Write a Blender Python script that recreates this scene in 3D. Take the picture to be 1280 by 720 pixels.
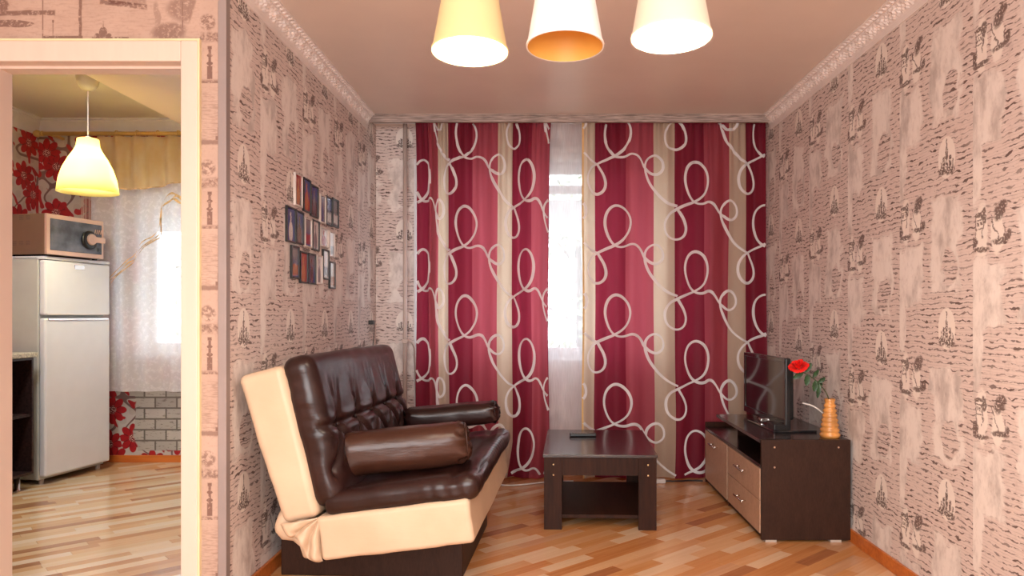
import bpy, bmesh, math, random
from mathutils import Vector, Matrix, noise as mnoise
random.seed(7)
PI = math.pi
C = bpy.context.scene.collection
for o in list(bpy.data.objects): bpy.data.objects.remove(o)

# ------------------------------------------------------------------ camera
F = 920.0; VX = 680.0; VY = 393.0; EYE = 1.14
cam_d = bpy.data.cameras.new('camera'); cam = bpy.data.objects.new('camera', cam_d); C.objects.link(cam)
cam.location = (0, 0, EYE); cam.rotation_euler = (PI/2, 0, 0)
cam_d.sensor_width = 36; cam_d.lens = 36*F/1280
cam_d.shift_x = -(VX-640)/1280; cam_d.shift_y = (VY-360)/1280
cam_d.clip_start = .05
bpy.context.scene.camera = cam
# ------------------------------------------------------------------ world, exposure
sc = bpy.context.scene
sc.view_settings.view_transform = 'Standard'; sc.view_settings.look = 'None'
sc.view_settings.gamma = 1; sc.view_settings.exposure = 0.07
world = bpy.data.worlds.new('sky'); sc.world = world; world.use_nodes = True
bg = world.node_tree.nodes['Background']; bg.inputs[0].default_value = (.86, .93, 1.0, 1); bg.inputs[1].default_value = 4.8
def area(name, loc, rot, sx, sy, power, col):
    d = bpy.data.lights.new(name, 'AREA'); d.shape = 'RECTANGLE'; d.size = sx; d.size_y = sy; d.energy = power; d.color = col
    o = bpy.data.objects.new(name, d); C.objects.link(o); o.location = loc; o.rotation_euler = rot; return o
def point(name, loc, power, col, r=.03, parent=None):
    d = bpy.data.lights.new(name, 'POINT'); d.energy = power; d.color = col; d.shadow_soft_size = r
    o = bpy.data.objects.new(name, d); C.objects.link(o); o.location = loc
    if parent: o.parent = parent
    return o
area('rear_overhead_fill', (-.4, -.7, 2.44), (0, 0, 0), 1.8, 1.0, 60, (1, .98, .95))  # added fill light behind the camera, no fixture modelled
area('rear_frontal_fill', (-.3, -1.5, 1.5), (PI/2, 0, 0), 2.4, 1.5, 140, (.95, .98, 1))  # added fill light shining forward; the rear wall has no window
area('kitchen_overhead_fill', (-2.5, 3.6, 2.60), (0, 0, 0), .7, .7, 85, (.97, .98, 1))  # added fill to brighten the kitchen, besides the pendant lamp

# ------------------------------------------------------------------ room dimensions
XL, XR, H = -1.21, 1.55, 2.50
YB, YD = 5.30, 2.80           # window wall, door wall
KL, KR, KB, KH = -3.90, -1.33, 5.68, 2.64
RX, RY = -2.60, -1.60
def px(x, y, Y): return Vector(((x-VX)*Y/F, Y, EYE-(y-VY)*Y/F))

# ------------------------------------------------------------------ node expression helper
class N:
    def __init__(s, name):
        s.m = bpy.data.materials.new(name); s.m.use_nodes = True; s.t = s.m.node_tree
        s.b = s.t.nodes['Principled BSDF']; s.out = s.t.nodes['Material Output']
    def new(s, k, **kw):
        n = s.t.nodes.new(k)
        for a, v in kw.items(): setattr(n, a, v)
        return n
    def link(s, a, b): s.t.links.new(a, b)
    def setin(s, sock, v):
        if isinstance(v, E): s.link(v.s, sock)
        elif isinstance(v, bpy.types.NodeSocket): s.link(v, sock)
        elif isinstance(v, (tuple, list)):
            sock.default_value = tuple(v)+(1,) if (len(v) == 3 and sock.type == 'RGBA') else tuple(v)
        else: sock.default_value = v
    def math(s, op, *a, clamp=False):
        n = s.new('ShaderNodeMath', operation=op); n.use_clamp = clamp
        for i, v in enumerate(a): s.setin(n.inputs[i], v)
        return E(s, n.outputs[0])
    def coord(s, kind='Object'):
        return s.new('ShaderNodeTexCoord').outputs[kind]
    def sep(s, v):
        n = s.new('ShaderNodeSeparateXYZ'); s.setin(n.inputs[0], v); return [E(s, o) for o in n.outputs]
    def comb(s, x, y, z=0.0):
        n = s.new('ShaderNodeCombineXYZ')
        for i, v in enumerate((x, y, z)): s.setin(n.inputs[i], v)
        return n.outputs[0]
    def noise(s, vec, scale=1, detail=2, rough=.5, color=False):
        n = s.new('ShaderNodeTexNoise'); s.setin(n.inputs['Vector'], vec); n.inputs['Scale'].default_value = scale
        n.inputs['Detail'].default_value = detail; n.inputs['Roughness'].default_value = rough
        return E(s, n.outputs[1 if color else 0])
    def scalev(s, vec, sx, sy, sz=1, rz=0, loc=(0, 0, 0)):
        n = s.new('ShaderNodeMapping'); s.setin(n.inputs[0], vec); n.inputs['Scale'].default_value = (sx, sy, sz)
        n.inputs['Rotation'].default_value = (0, 0, rz); n.inputs['Location'].default_value = loc
        return n.outputs[0]
    def mix(s, f, a, b):
        n = s.new('ShaderNodeMix', data_type='RGBA'); s.setin(n.inputs[0], f); s.setin(n.inputs[6], a); s.setin(n.inputs[7], b)
        return n.outputs[2]
    def ss(s, v, lo, hi):
        n = s.new('ShaderNodeMapRange', interpolation_type='SMOOTHSTEP'); s.setin(n.inputs[0], v)
        n.inputs[1].default_value = lo; n.inputs[2].default_value = hi; return E(s, n.outputs[0])
    def bump(s, h, strength=.3, dist=.01):
        n = s.new('ShaderNodeBump'); s.setin(n.inputs['Height'], h); n.inputs['Strength'].default_value = strength
        n.inputs['Distance'].default_value = dist; s.link(n.outputs[0], s.b.inputs['Normal'])
    def box(s, a, b, cx, cy, hw, hh, soft=.002):
        return s.ss(s.math('MINIMUM', hw-(a-cx).abs(), hh-(b-cy).abs()), -soft, soft)
    def ell(s, a, b, cx, cy, rx, ry, soft=.1):
        d = ((a-cx)*(1/rx))**2+((b-cy)*(1/ry))**2
        return 1-s.ss(d, 1-soft, 1+soft)
    def mx(s, *a):
        r = a[0]
        for q in a[1:]: r = s.math('MAXIMUM', r, q)
        return r
class E:
    def __init__(e, n, s): e.n = n; e.s = s
    def __add__(e, o): return e.n.math('ADD', e, o)
    __radd__ = __add__
    def __sub__(e, o): return e.n.math('SUBTRACT', e, o)
    def __rsub__(e, o): return e.n.math('SUBTRACT', o, e)
    def __mul__(e, o): return e.n.math('MULTIPLY', e, o)
    __rmul__ = __mul__
    def __truediv__(e, o): return e.n.math('DIVIDE', e, o)
    def __pow__(e, o): return e.n.math('POWER', e.abs(), float(o))
    def abs(e): return e.n.math('ABSOLUTE', e)
    def fract(e): return e.n.math('FRACT', e)
    def floor(e): return e.n.math('FLOOR', e)
    def sin(e): return e.n.math('SINE', e)
    def cos(e): return e.n.math('COSINE', e)
def srgb(r, g, b):
    f = lambda c: (c/255/12.92) if c/255 <= .04045 else ((c/255+.055)/1.055)**2.4
    return (f(r), f(g), f(b))

def simple(name, col, rough=.5, metal=0, var=.08, scale=8, bump=0, stretch=(1, 1, 1), coat=0, spec=.5):
    n = N(name); v = n.scalev(n.coord(), *stretch)
    q = n.noise(v, scale, 4)
    d = tuple(c*(1-var*2) for c in col); l = tuple(min(1, c*(1+var)) for c in col)
    n.setin(n.b.inputs['Base Color'], n.mix(n.ss(q, .3, .7), d, l))
    n.b.inputs['Roughness'].default_value = rough; n.b.inputs['Metallic'].default_value = metal
    n.b.inputs['Specular IOR Level'].default_value = spec
    n.b.inputs['Coat Weight'].default_value = coat; n.b.inputs['Coat Roughness'].default_value = .1
    if bump: n.bump(q, bump, .01)
    return n.m

def uvcoords(n):
    u, v, _ = n.sep(n.coord('UV')); return u, v

def wallpaper(name, u0, shift=0.0, flip=False):
    n = N(name); u, v = uvcoords(n)
    if flip: u = u*-1.0
    P, V = .548, .66
    q = (u-u0)/P; roll = q.floor()
    a = (q.fract()-.5)*P                          # local across, oval column at +.10
    vv = v-1.745 + (roll*.5).fract()*shift
    def vrel(c): return ((vv-c)/V+.5).fract()*V-.5*V
    uv = n.comb(u, v, 0.0)
    w1 = n.noise(uv, 9, 3)-.5; w2 = n.noise(uv, 23, 2)-.5
    b0 = vrel(0.0); bt = vrel(-.21)
    ao = a-.10; at = a+.175
    # cloudy panels
    ua, va = w1*.16+w2*.05, w1*.13+w2*.06
    cloudA = n.box(ao+ua, vrel(-.33)+va, -.005, 0, .100, .185, .014)
    brickhole = n.ell(ao+ua*.6, vrel(-.42)+va*.6, .02, 0, .058, .075, .2)
    cloudA = cloudA*(1-brickhole)
    cloudB = n.box(at+ua, vrel(-.44)+va, -.01, 0, .095, .115, .014)
    cloudC = n.ell(a+ua*.6, vrel(.12)+va, -.255, 0, .045, .24, .25)
    cloud = n.mx(cloudA, cloudB, cloudC)
    oval = n.ell(ao, b0, 0, 0, .060, .080)
    ao = ao*.70
    lit = n.mx(n.ell(at+w2*.04, bt, -.045, .0, .034, .10, .3), n.ell(at+w2*.04, bt, .045, -.02, .035, .07, .3))
    lines_area = (1-cloud)*(1-oval)*(1-lit)
    patch = n.ss(n.noise(n.comb(u*5, v*11, 9.0), 1, 2), .30, .62)*.5+.5
    # rows of broken dark strokes
    rowp = .0225
    dist = (((v+w1*.045+w2*.022)/rowp).fract()-.5).abs()*rowp
    thick = n.noise(n.comb(u*34, (v/rowp).floor()*3.7, 0.0), 1, 2)
    stroke = n.ss(thick*.0175-.0070-dist, -.0006, .0008)
    row2 = .011
    dist2 = (((v+w1*.012)/row2).fract()-.5).abs()*row2
    fine = n.ss(n.noise(n.comb(u*26, (v/row2).floor()*2.3, 4.0), 1, 3)*.004-.0010-dist2, -.0006, .0009)*.30
    strokes = n.mx(stroke*.92, fine)*lines_area*patch
    bk = n.ss(.0022-((((v+w2*.02)/.034).fract()-.5).abs()*.034)+(n.noise(n.comb(u*40, v*30, 7.0), 1, 2)-.5)*.006, -.001, .001)*brickhole*.7
    at = at*.82; bt = bt*1.2
    # castle in the oval
    mott = n.noise(uv, 120, 2)
    q4 = n.noise(uv, 55, 2)-.5; ao = ao+q4*.012; b0 = b0+q4*.022
    cast = n.mx(n.box(ao, b0, 0, -.005, .006, .035), n.box(ao+0.0, b0, 0, .045, .0025, .025),
                n.box(ao, b0, -.014, -.022, .005, .026), n.box(ao, b0, .017, -.026, .006, .03),
                n.ell(ao, b0, -.022, -.05, .017, .016, .5), n.ell(ao, b0, .014, -.054, .026, .016, .5), n.box(ao, b0, -.026, -.03, .003, .02), n.box(ao, b0, .030, -.035, .003, .02))
    cast = cast*n.ss(mott, .36, .50)
    # tower, tree and shrubs
    q3 = n.noise(uv, 45, 2)-.5
    at2, bt2 = at+w2*.030+q3*.016, bt+w1*.025+q3*.016
    tw = n.mx(n.box(at2, bt2, -.066, .015, .0022, .05), n.box(at2, bt2, -.034, .015, .0028, .05), n.ell(at2, bt2, -.050, .072, .022, .010, .3),
              n.box(at2, bt2, -.05, .05, .020, .003), n.box(at2, bt2, -.055, .032, .004, .009), n.box(at2, bt2, -.043, .032, .003, .009),
              n.box(at2, bt2, -.05, .010, .020, .0025), n.ell(at2, bt2, -.026, .060, .012, .036, .3), n.ell(at2, bt2, -.074, -.050, .016, .028, .4),
              n.ell(at2, bt2, -.04, -.082, .040, .012, .5), n.box(at2+bt2*.35, bt2, .026, .005, .0028, .055), n.ell(at2-bt2*.25, bt2, .030, .070, .024, .040, .5),
              n.ell(at2, bt2, .062, .092, .018, .020, .5), n.box(at2, bt2, .068, -.02, .002, .030), n.ell(at2, bt2, .050, -.052, .038, .013, .6), n.ell(at2, bt2, .084, -.035, .012, .022, .5))
    tw = tw*n.ss(mott, .34, .46)
    ink = n.mx(strokes, cast*.9, tw*.85, bk)
    smudge = n.ss(n.noise(n.comb(u*9, v*4, 2.0), 1, 5, .65), .44, .68)*cloud*.55 + n.ss(n.noise(n.comb(u*40, v*22, 5.0), 1, 4, .7), .55, .75)*cloud*.22
    base = n.mix(lines_area, (.86, .79, .74), (.72, .60, .555))
    base = n.mix(n.noise(uv, 3, 4)*.22, base, (.58, .46, .41))
    base = n.mix(n.ss(n.noise(n.comb(u*28, v*16, 11.0), 1, 4, .7), .50, .74)*.35, base, (.45, .34, .30))
    base = n.mix(n.mx(oval, lit)*.7, base, (.84, .75, .68))
    c = n.mix(smudge, base, (.30, .23, .21))
    c = n.mix(ink, c, (.075, .035, .028))
    n.setin(n.b.inputs['Base Color'], c); n.b.inputs['Roughness'].default_value = .62
    n.bump(ink*-1.0+w2*.3, .12, .004)
    return n.m

def etching(name):
    n = N(name); u, v = uvcoords(n)     # u = X, v = Z on the door wall
    V = .554
    uv = n.comb(u, v, 0.0)
    col = (u/.53+.16).floor()
    ph = (v-2.02+(col+3.0)*.213)/V
    b = (ph.fract())*V                  # 0 at the plinth line going up
    a = ((u/.53+.16).fract()-.5)*.53
    g = n.noise(uv, 60, 4, .7)
    sky = n.mix(n.noise(n.comb(u*5, v*9, 0.0), 1, 5, .6), (.56, .40, .32), (.40, .265, .20))
    water = n.ss(n.noise(n.comb(u*30, v*170, 0.0), 1, 3), .42, .7)*n.box(a, b, 0, .43, .3, .10, .02)*.45
    quay = n.box(a, b+g*.02, 0, .005, .30, .018, .006)*n.ss(g, .34, .6)
    d = []
    for k, c0 in enumerate((-.185, .138)):
        d += [n.box(a, b, c0, .04, .010, .025), n.box(a, b, c0, .085, .005, .045), n.ell(a, b, c0, .075, .012, .007),
              n.ell(a, b, c0, .105, .011, .006), n.box(a, b, c0, .135, .008, .006)]
    col1 = n.mx(*d)*n.ss(g, .3, .45)
    shore = n.box(a, b+g*.012, 0, .335, .30, .009, .004)*.75
    spire = n.mx(n.box(a, b, .17, .36, .002, .025), n.box(a, b, .17, .345, .010, .008), n.box(a, b, -.08, .352, .016, .012), n.ell(a, b, -.08, .37, .011, .016), n.box(a, b, -.08, .39, .0015, .012))
    tr = n.mx(n.ell(a, b, .130, .232, .030, .030, .4), n.ell(a, b, .23, .225, .045, .03), n.ell(a, b, -.15, .235, .07, .04), n.ell(a, b, .03, .215, .035, .025))*n.ss(g, .42, .55)*.8
    bank = n.box(a, b+n.noise(uv, 7, 2)*.03, 0, .19, .30, .018, .008)*n.ss(g, .36, .6)*.85
    ink = n.mx(quay*.9, col1, shore, spire*.9, tr, bank, water)
    up = n.box(u, v, -2.0, 2.35, .69, .163, .002)
    w3 = (n.noise(uv, 9, 3)-.5)
    dome = n.mx(n.ell(u, v, -1.677, 2.212, .016, .022), n.box(u, v, -1.677, 2.203, .013, .014), n.box(u, v, -1.677, 2.243, .0016, .014), n.ell(u, v, -1.70, 2.20, .010, .010), n.ell(u, v, -1.655, 2.20, .010, .010), n.box(u, v+g*.01, -1.65, 2.195, .07, .006))
    bank2 = n.mx(n.box(u, v+w3*.03, -2.0, 2.285, .14, .010, .004), n.ell(u, v+w3*.02, -2.04, 2.245, .10, .014), n.ell(u, v, -2.07, 2.315, .035, .03, .3))
    post = n.mx(n.box(u, v, -1.907, 2.27, .0022, .09), n.box(u+w3*.02, v, -1.763, 2.26, .006, .08), n.box(u, v, -1.868, 2.225, .0016, .03), n.ell(u, v, -1.868, 2.255, .004, .006), n.box(u, v+g*.008, -1.83, 2.198, .075, .006))
    bridge = n.box(u, v+u*.12+g*.01, -1.60, 2.325-.192, .09, .010, .003)+n.box(u, v+g*.02, -1.585, 2.35, .07, .018, .006)*.6
    alley = n.mx(n.ell(u+w3*.05, v, -1.475, 2.26, .012, .07, .4)*.5, n.ell(u+w3*.06, v, -1.42, 2.215, .07, .035, .5)*.8, n.ell(u, v+w3*.04, -1.36, 2.30, .075, .05, .5)*.7, n.box(u, v, -1.375, 2.28, .0025, .05))
    road = n.ss(.016+(2.32-v)*.30-(u+1.312).abs(), -.004, .006)
    over = n.mx(dome, bank2, post, bridge*.9, alley*(1-road))*n.ss(g, .33, .50)*.95
    over = n.mx(over, n.ss(n.noise(n.comb(u*22, v*120, 0.0), 1, 3), .45, .75)*.25)
    ink = ink*(1-up)+over*up
    c = n.mix(n.ss(n.noise(uv, 90, 3), .5, .8)*.3, sky, (.3, .17, .13))
    n.setin(n.b.inputs['Base Color'], n.mix(ink*.85, c, (.14, .062, .045))); n.b.inputs['Roughness'].default_value = .6
    return n.m

def floral(name):
    n = N(name); u, v = uvcoords(n); uv = n.comb(u, v, 0.0)
    def flowers(scale, off, R):
        vo = n.new('ShaderNodeTexVoronoi'); vo.voronoi_dimensions = '2D'; vo.inputs['Scale'].default_value = scale; vo.inputs['Randomness'].default_value = .75
        n.link(n.scalev(uv, 1, 1, 1, 0, off), vo.inputs['Vector'])
        px_, py_, _ = n.sep(vo.outputs['Position'])
        su, sv, _ = n.sep(n.scalev(uv, 1, 1, 1, 0, off))
        dx, dy = su-px_, sv-py_
        r = n.math('SQRT', dx*dx+dy*dy); th = n.math('ARCTAN2', dy, dx)
        pet = (th*4.0).cos().abs()
        edge = R*(.62+.38*1.0)*1.0
        lim = pet*(R*.34)+R*.66
        m = n.ss(lim-r, -.003, .003)
        vein = n.ss(pet, .0, .35)
        core = n.ss(R*.30-r, -.004, .01)
        return m, vein, core, r
    m, vein, core, r = flowers(4.4, (0, .13, 0), .112)
    leaf = n.ss(n.noise(n.comb(u*13+v*6, v*8, 3.0), 1, 1), .60, .63)
    damask = n.ss(((u*44).sin()*(v*44).sin()), .2, .5)
    base = n.mix(damask*.35, (.50, .46, .42), (.34, .30, .27))
    stem = n.ss(.035-(n.noise(uv, 6, 0)-.5).abs(), 0, .012)
    c = n.mix(stem*.8, base, (.10, .02, .02))
    c = n.mix(leaf, c, (.36, .015, .02))
    red = n.mix(n.noise(uv, 30, 3), (.50, .012, .018), (.20, .005, .010))
    red = n.mix(1-vein, red, (.10, .004, .008))
    c = n.mix(m, c, red)
    dots = n.ss(n.noise(uv, 130, 1), .52, .60)*core
    c = n.mix(core*.7, c, (.10, .012, .02)); c = n.mix(dots, c, (.80, .62, .50))
    # stone block print on the panel under the window
    bt = n.new('ShaderNodeTexBrick'); n.link(uv, bt.inputs['Vector']); bt.inputs['Scale'].default_value = 3.0
    bt.inputs['Color1'].default_value = (.50, .47, .42, 1); bt.inputs['Color2'].default_value = (.36, .34, .31, 1); bt.inputs['Mortar'].default_value = (.16, .14, .12, 1)
    bt.inputs['Mortar Size'].default_value = .02
    scr = n.ss(n.noise(n.comb(u*18, v*60, 0.0), 1, 4, .7), .56, .62)
    st = n.mix(scr*.6, bt.outputs[0], (.12, .09, .08))
    pan = n.box(u+n.noise(uv, 6, 2)*.14, v, -1.93, .36, 1.15, .27, .006)
    c = n.mix(pan, c, st)
    n.setin(n.b.inputs['Base Color'], c); n.b.inputs['Roughness'].default_value = .5
    return n.m

def wood(name, c1, c2, rz=0, rough=.35, sx=3, sy=60, spec=.5, coat=0, grain=.5):
    n = N(name); v = n.scalev(n.scalev(n.coord(), 1, 1, 1, rz), sx, sy, sy)
    g = n.noise(v, 1, 5, .6); g2 = n.noise(v, .23, 2)
    n.setin(n.b.inputs['Base Color'], n.mix(n.ss(g*.6+g2*.4, .5-grain*.35, .5+grain*.35), c1, c2))
    n.b.inputs['Roughness'].default_value = rough; n.b.inputs['Specular IOR Level'].default_value = spec
    n.b.inputs['Coat Weight'].default_value = coat; n.b.inputs['Coat Roughness'].default_value = .12
    n.bump(g, .08, .002)
    return n.m

def fabric(name, col_fn, trans=.4, rough=.75, sheen=.2, transp=0.0):
    """woven cloth that lets daylight through"""
    n = N(name); col = col_fn(n)
    n.setin(n.b.inputs['Base Color'], col); n.b.inputs['Roughness'].default_value = rough; n.b.inputs['Sheen Weight'].default_value = sheen
    n.b.inputs['Specular IOR Level'].default_value = .25
    tr = n.new('ShaderNodeBsdfTranslucent'); n.setin(tr.inputs[0], col)
    mx = n.new('ShaderNodeMixShader'); mx.inputs[0].default_value = trans
    n.link(n.b.outputs[0], mx.inputs[1]); n.link(tr.outputs[0], mx.inputs[2]); last = mx
    if transp is not None and (isinstance(transp, (float, int)) and transp > 0 or callable(transp)):
        tp = n.new('ShaderNodeBsdfTransparent'); m2 = n.new('ShaderNodeMixShader')
        n.setin(m2.inputs[0], transp(n) if callable(transp) else transp)
        n.link(last.outputs[0], m2.inputs[1]); n.link(tp.outputs[0], m2.inputs[2]); last = m2
    n.link(last.outputs[0], n.out.inputs[0])
    return n.m

def emit(name, col, s):
    n = N(name); n.b.inputs['Base Color'].default_value = col+(1,); n.b.inputs['Emission Color'].default_value = col+(1,); n.b.inputs['Emission Strength'].default_value = s
    return n.m

M = {}
M['paper_right'] = wallpaper('wallpaper_right', -3.208, .20, True)
M['paper_left'] = wallpaper('wallpaper_left', .40, 0.0)
M['paper_back'] = wallpaper('wallpaper_back', -1.38, 0.0)
M['paper_plain'] = simple('wallpaper_rear', (.62, .49, .42), .7, var=.05, scale=5)
M['etching'] = etching('wallpaper_etching')
M['floral'] = floral('wallpaper_floral')
M['ceiling'] = simple('ceiling_paint', (.80, .68, .60), .38, var=.02, scale=2, bump=.02)
M['kceiling'] = simple('kitchen_ceiling_paint', (.66, .62, .52), .5, var=.02, scale=2)
M['white'] = simple('white_paint', (.76, .74, .74), .4, var=.02)
M['cornice'] = simple('cornice_plaster', (.84, .75, .71), .5, var=.03)
M['cornice_kitchen'] = simple('kitchen_cornice_plaster', (.74, .73, .74), .5, var=.03)
M['pelmet'] = simple('pelmet_paper', (.42, .32, .28), .6, var=.25, scale=60, stretch=(.15, 1, 2))
M['trim'] = simple('corner_trim', (.30, .24, .225), .5, var=.03)
M['casing'] = wood('door_casing_wood', (.70, .545, .45), (.75, .60, .50), 0, .45, 30, 3, grain=.9)
M['casing_edge'] = simple('door_casing_edge', (.80, .66, .40), .45, var=.04)
M['skirting'] = wood('skirting_wood', (.44, .105, .018), (.60, .17, .03), 0, .35, 4, 60)
M['wenge'] = wood('wenge_veneer', (.014, .005, .003), (.050, .018, .010), 0, .42, 60, 6, grain=.8, spec=.12)
M['wenge_end'] = wood('wenge_side', (.018, .006, .003), (.044, .017, .009), 0, .5, 160, 40, grain=.8, spec=.25)
M['wenge_top'] = wood('wenge_top', (.014, .007, .007), (.026, .013, .012), 0, .24, 5, 60, coat=.3)
M['oak'] = wood('light_oak_front', (.40, .235, .15), (.53, .34, .23), 0, .4, 70, 70, grain=.7)
M['chrome'] = simple('brushed_chrome', (.75, .72, .70), .22, 1, var=.03)
M['leather'] = None
def leather(name, c1, c2, rough, bumpstr):
    n = N(name); v = n.coord()
    q = n.noise(v, 5, 4); w = n.noise(n.scalev(v, 6, 6, 30), 1, 4, .6); fine = n.noise(v, 260, 2)
    n.setin(n.b.inputs['Base Color'], n.mix(n.ss(q, .3, .7), c1, c2)); n.b.inputs['Roughness'].default_value = rough; n.b.inputs['Specular IOR Level'].default_value = .38
    n.bump(w*.8+fine*.06, bumpstr, .01); return n.m
M['leather'] = leather('brown_leather', (.015, .005, .0045), (.028, .0095, .008), .30, .16)
M['leather2'] = leather('brown_leather_bolster', (.040, .014, .008), (.062, .022, .013), .30, .28)
M['cream'] = leather('cream_leather', (.58, .42, .285), (.64, .475, .33), .42, .10)
M['black'] = simple('black_plastic', (.010, .010, .011), .3, var=.1)
M['gloss'] = simple('screen_glass', (.012, .012, .014), .06, var=.02, coat=.6)
M['rubber'] = simple('pale_feet', (.45, .38, .32), .5)
M['orange_vase'] = simple('amber_ceramic', (.66, .29, .075), .2, var=.15, scale=14, coat=.4)
M['petal'] = simple('rose_petal', (.86, .012, .008), .5, var=.15, scale=40)
M['leaf'] = simple('rose_leaf', (.018, .06, .015), .45, var=.3, scale=50)
M['stem'] = simple('rose_stem', (.06, .07, .03), .5)
M['cable'] = simple('white_cable', (.75, .70, .66), .4)
M['pipe'] = simple('heating_pipe_paint', (.56, .45, .40), .4, var=.03)
M['frame_black'] = simple('black_photo_frame', (.012, .010, .010), .35)
M['frame_pale'] = simple('pale_photo_frame', (.68, .60, .55), .35)
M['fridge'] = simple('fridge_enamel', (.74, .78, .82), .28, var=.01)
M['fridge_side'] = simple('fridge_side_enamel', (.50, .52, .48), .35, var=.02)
M['micro'] = simple('champagne_steel', (.25, .165, .105), .35, .45, var=.05, scale=3)
M['micro_frame'] = simple('microwave_bezel', (.62, .42, .33), .3, .3, var=.02)
M['vent'] = simple('microwave_vent', (.16, .10, .07), .5)
M['counter'] = simple('speckled_worktop', (.50, .48, .38), .35, var=.2, scale=90)
M['wenge_k'] = simple('dark_cabinet', (.028, .013, .012), .4, var=.35, scale=60)
M['rodwood'] = simple('yellow_rod', (.62, .42, .13), .35, var=.05)
M['lampshade_k'] = fabric('pendant_shade_plastic', lambda n: (.95, .88, .50), .80, .35)
M['canopy'] = simple('pendant_canopy_plastic', (.50, .45, .30), .4)
M['bulb'] = emit('bulb_glow', (1, .86, .62), 14)
M['bulb_off'] = simple('bulb_unlit', (.75, .65, .5), .3)
def shade_col(c):
    def f(n):
        v = n.scalev(n.coord(), 1, 1, 1); x, y, z = n.sep(v)
        w = n.noise(n.comb(x*900, y*900, z*80), 1, 1)
        return n.mix(w*.25, c, tuple(k*.86 for k in c))
    return f
M['shade_left'] = fabric('shade_fabric_yellow_glow', shade_col((.90, .76, .46)), .55, .8)  # shade cloth tinted yellow, bulb glow put into the colour
M['shade_mid'] = fabric('shade_fabric_white', shade_col((.90, .84, .80)), .05, .8)
M['shade_right'] = fabric('shade_fabric_ivory_glow', shade_col((.90, .80, .66)), .42, .8)  # shade cloth tinted ivory, bulb glow put into the colour
M['lining'] = simple('shade_lining_amber', (.80, .42, .085), .5, var=.03)
M['lining_bulb_lit'] = simple('shade_lining_bulb_lit', (.88, .80, .66), .6, var=.02)  # lining of the lit shades, bulb glare painted as a pale colour
M['sheer'] = fabric('sheer_voile', lambda n: (.90, .88, .92), .65, .7, transp=lambda n: n.noise(n.scalev(n.coord(), 300, 1, 12), 1, 1)*.25+.30)
def lace_t(n):
    x, y, z = n.sep(n.coord())
    p = n.ss(n.noise(n.comb(x*34, z*30, 0.0), 1, 4, .7), .50, .60)
    return .24-p*.12
M['lace'] = fabric('lace_voile', lambda n: (.95, .95, .98), .5, .7, transp=lace_t)
M['valance'] = fabric('gold_organza', lambda n: n.mix(n.noise(n.scalev(n.coord(), 16, 1, 9), 1, 4), (.88, .80, .58), (.78, .55, .20)), .6, .5, transp=.14)
M['gold'] = simple('gold_ribbon', (.80, .58, .30), .4, var=.2, scale=30)
M['cord_ribbon'] = fabric('satin_cord', lambda n: (.90, .86, .86), .35, .35)
M['string'] = fabric('string_curtain_threads', lambda n: (.70, .58, .50), .3, .6)
M['glass'] = None
n = N('window_glass'); n.b.inputs['Base Color'].default_value = (1, 1, 1, 1); n.b.inputs['Roughness'].default_value = 0; n.b.inputs['Transmission Weight'].default_value = 1
tp = n.new('ShaderNodeBsdfTransparent'); mxs = n.new('ShaderNodeMixShader'); gl = n.new('ShaderNodeBsdfGlossy'); gl.inputs['Roughness'].default_value = .02
mxs.inputs[0].default_value = .06; n.link(tp.outputs[0], mxs.inputs[1]); n.link(gl.outputs[0], mxs.inputs[2]); n.link(mxs.outputs[0], n.out.inputs[0]); M['glass'] = n.m
M['bark'] = simple('tree_bark', (.10, .075, .055), .9, var=.3, bump=.4)
M['foliage'] = simple('tree_foliage', (.34, .42, .24), .7, var=.4, scale=3)
M['concrete'] = simple('balcony_concrete', (.42, .40, .39), .8, var=.1)
M['ground'] = simple('courtyard_ground', (.30, .32, .26), .9, var=.1)

# ------------------------------------------------------------------ mesh helpers
def obj(name, bm, mat, parent=None, smooth=False, mats=None, keep=False):
    me = bpy.data.meshes.new(name)
    bm.normal_update(); bm.to_mesh(me); bm.free()
    for m_ in (mats or [mat]): me.materials.append(m_)
    if smooth:
        for p in me.polygons: p.use_smooth = True
    o = bpy.data.objects.new(name, me); C.objects.link(o)
    if parent: o.parent = parent
    return o
def thing(name, label, cat, loc=(0, 0, 0), rz=0, group=None):
    o = bpy.data.objects.new(name, None); C.objects.link(o); o.location = loc; o.rotation_euler = (0, 0, rz); o.empty_display_size = .1
    return tag(o, label, cat, group)
def tag(o, label=None, cat=None, group=None, kind=None):
    for k, v in (('label', label), ('category', cat), ('group', group), ('kind', kind)):
        if v: o[k] = v
    return o
def struct(o, label=None): 
    o['kind'] = 'structure'
    if label: o['label'] = label
    return o
def box(bm, lo, hi, bev=0, mat=0, M4=None):
    x0, y0, z0 = lo; x1, y1, z1 = hi
    vs = [bm.verts.new(p) for p in ((x0, y0, z0), (x1, y0, z0), (x1, y1, z0), (x0, y1, z0), (x0, y0, z1), (x1, y0, z1), (x1, y1, z1), (x0, y1, z1))]
    fs = [bm.faces.new([vs[i] for i in f]) for f in ((0, 3, 2, 1), (4, 5, 6, 7), (0, 1, 5, 4), (1, 2, 6, 5), (2, 3, 7, 6), (3, 0, 4, 7))]
    for f in fs: f.material_index = mat
    if M4 is not None: bmesh.ops.transform(bm, matrix=M4, verts=vs)
    if bev:
        es = list({e for f in fs for e in f.edges})
        bmesh.ops.bevel(bm, geom=es, offset=bev, segments=2, affect='EDGES', profile=.5)
    return vs
def bx(name, lo, hi, mat, parent=None, bev=0, smooth=False):
    bm = bmesh.new(); box(bm, lo, hi, bev); return obj(name, bm, mat, parent, smooth)
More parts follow.
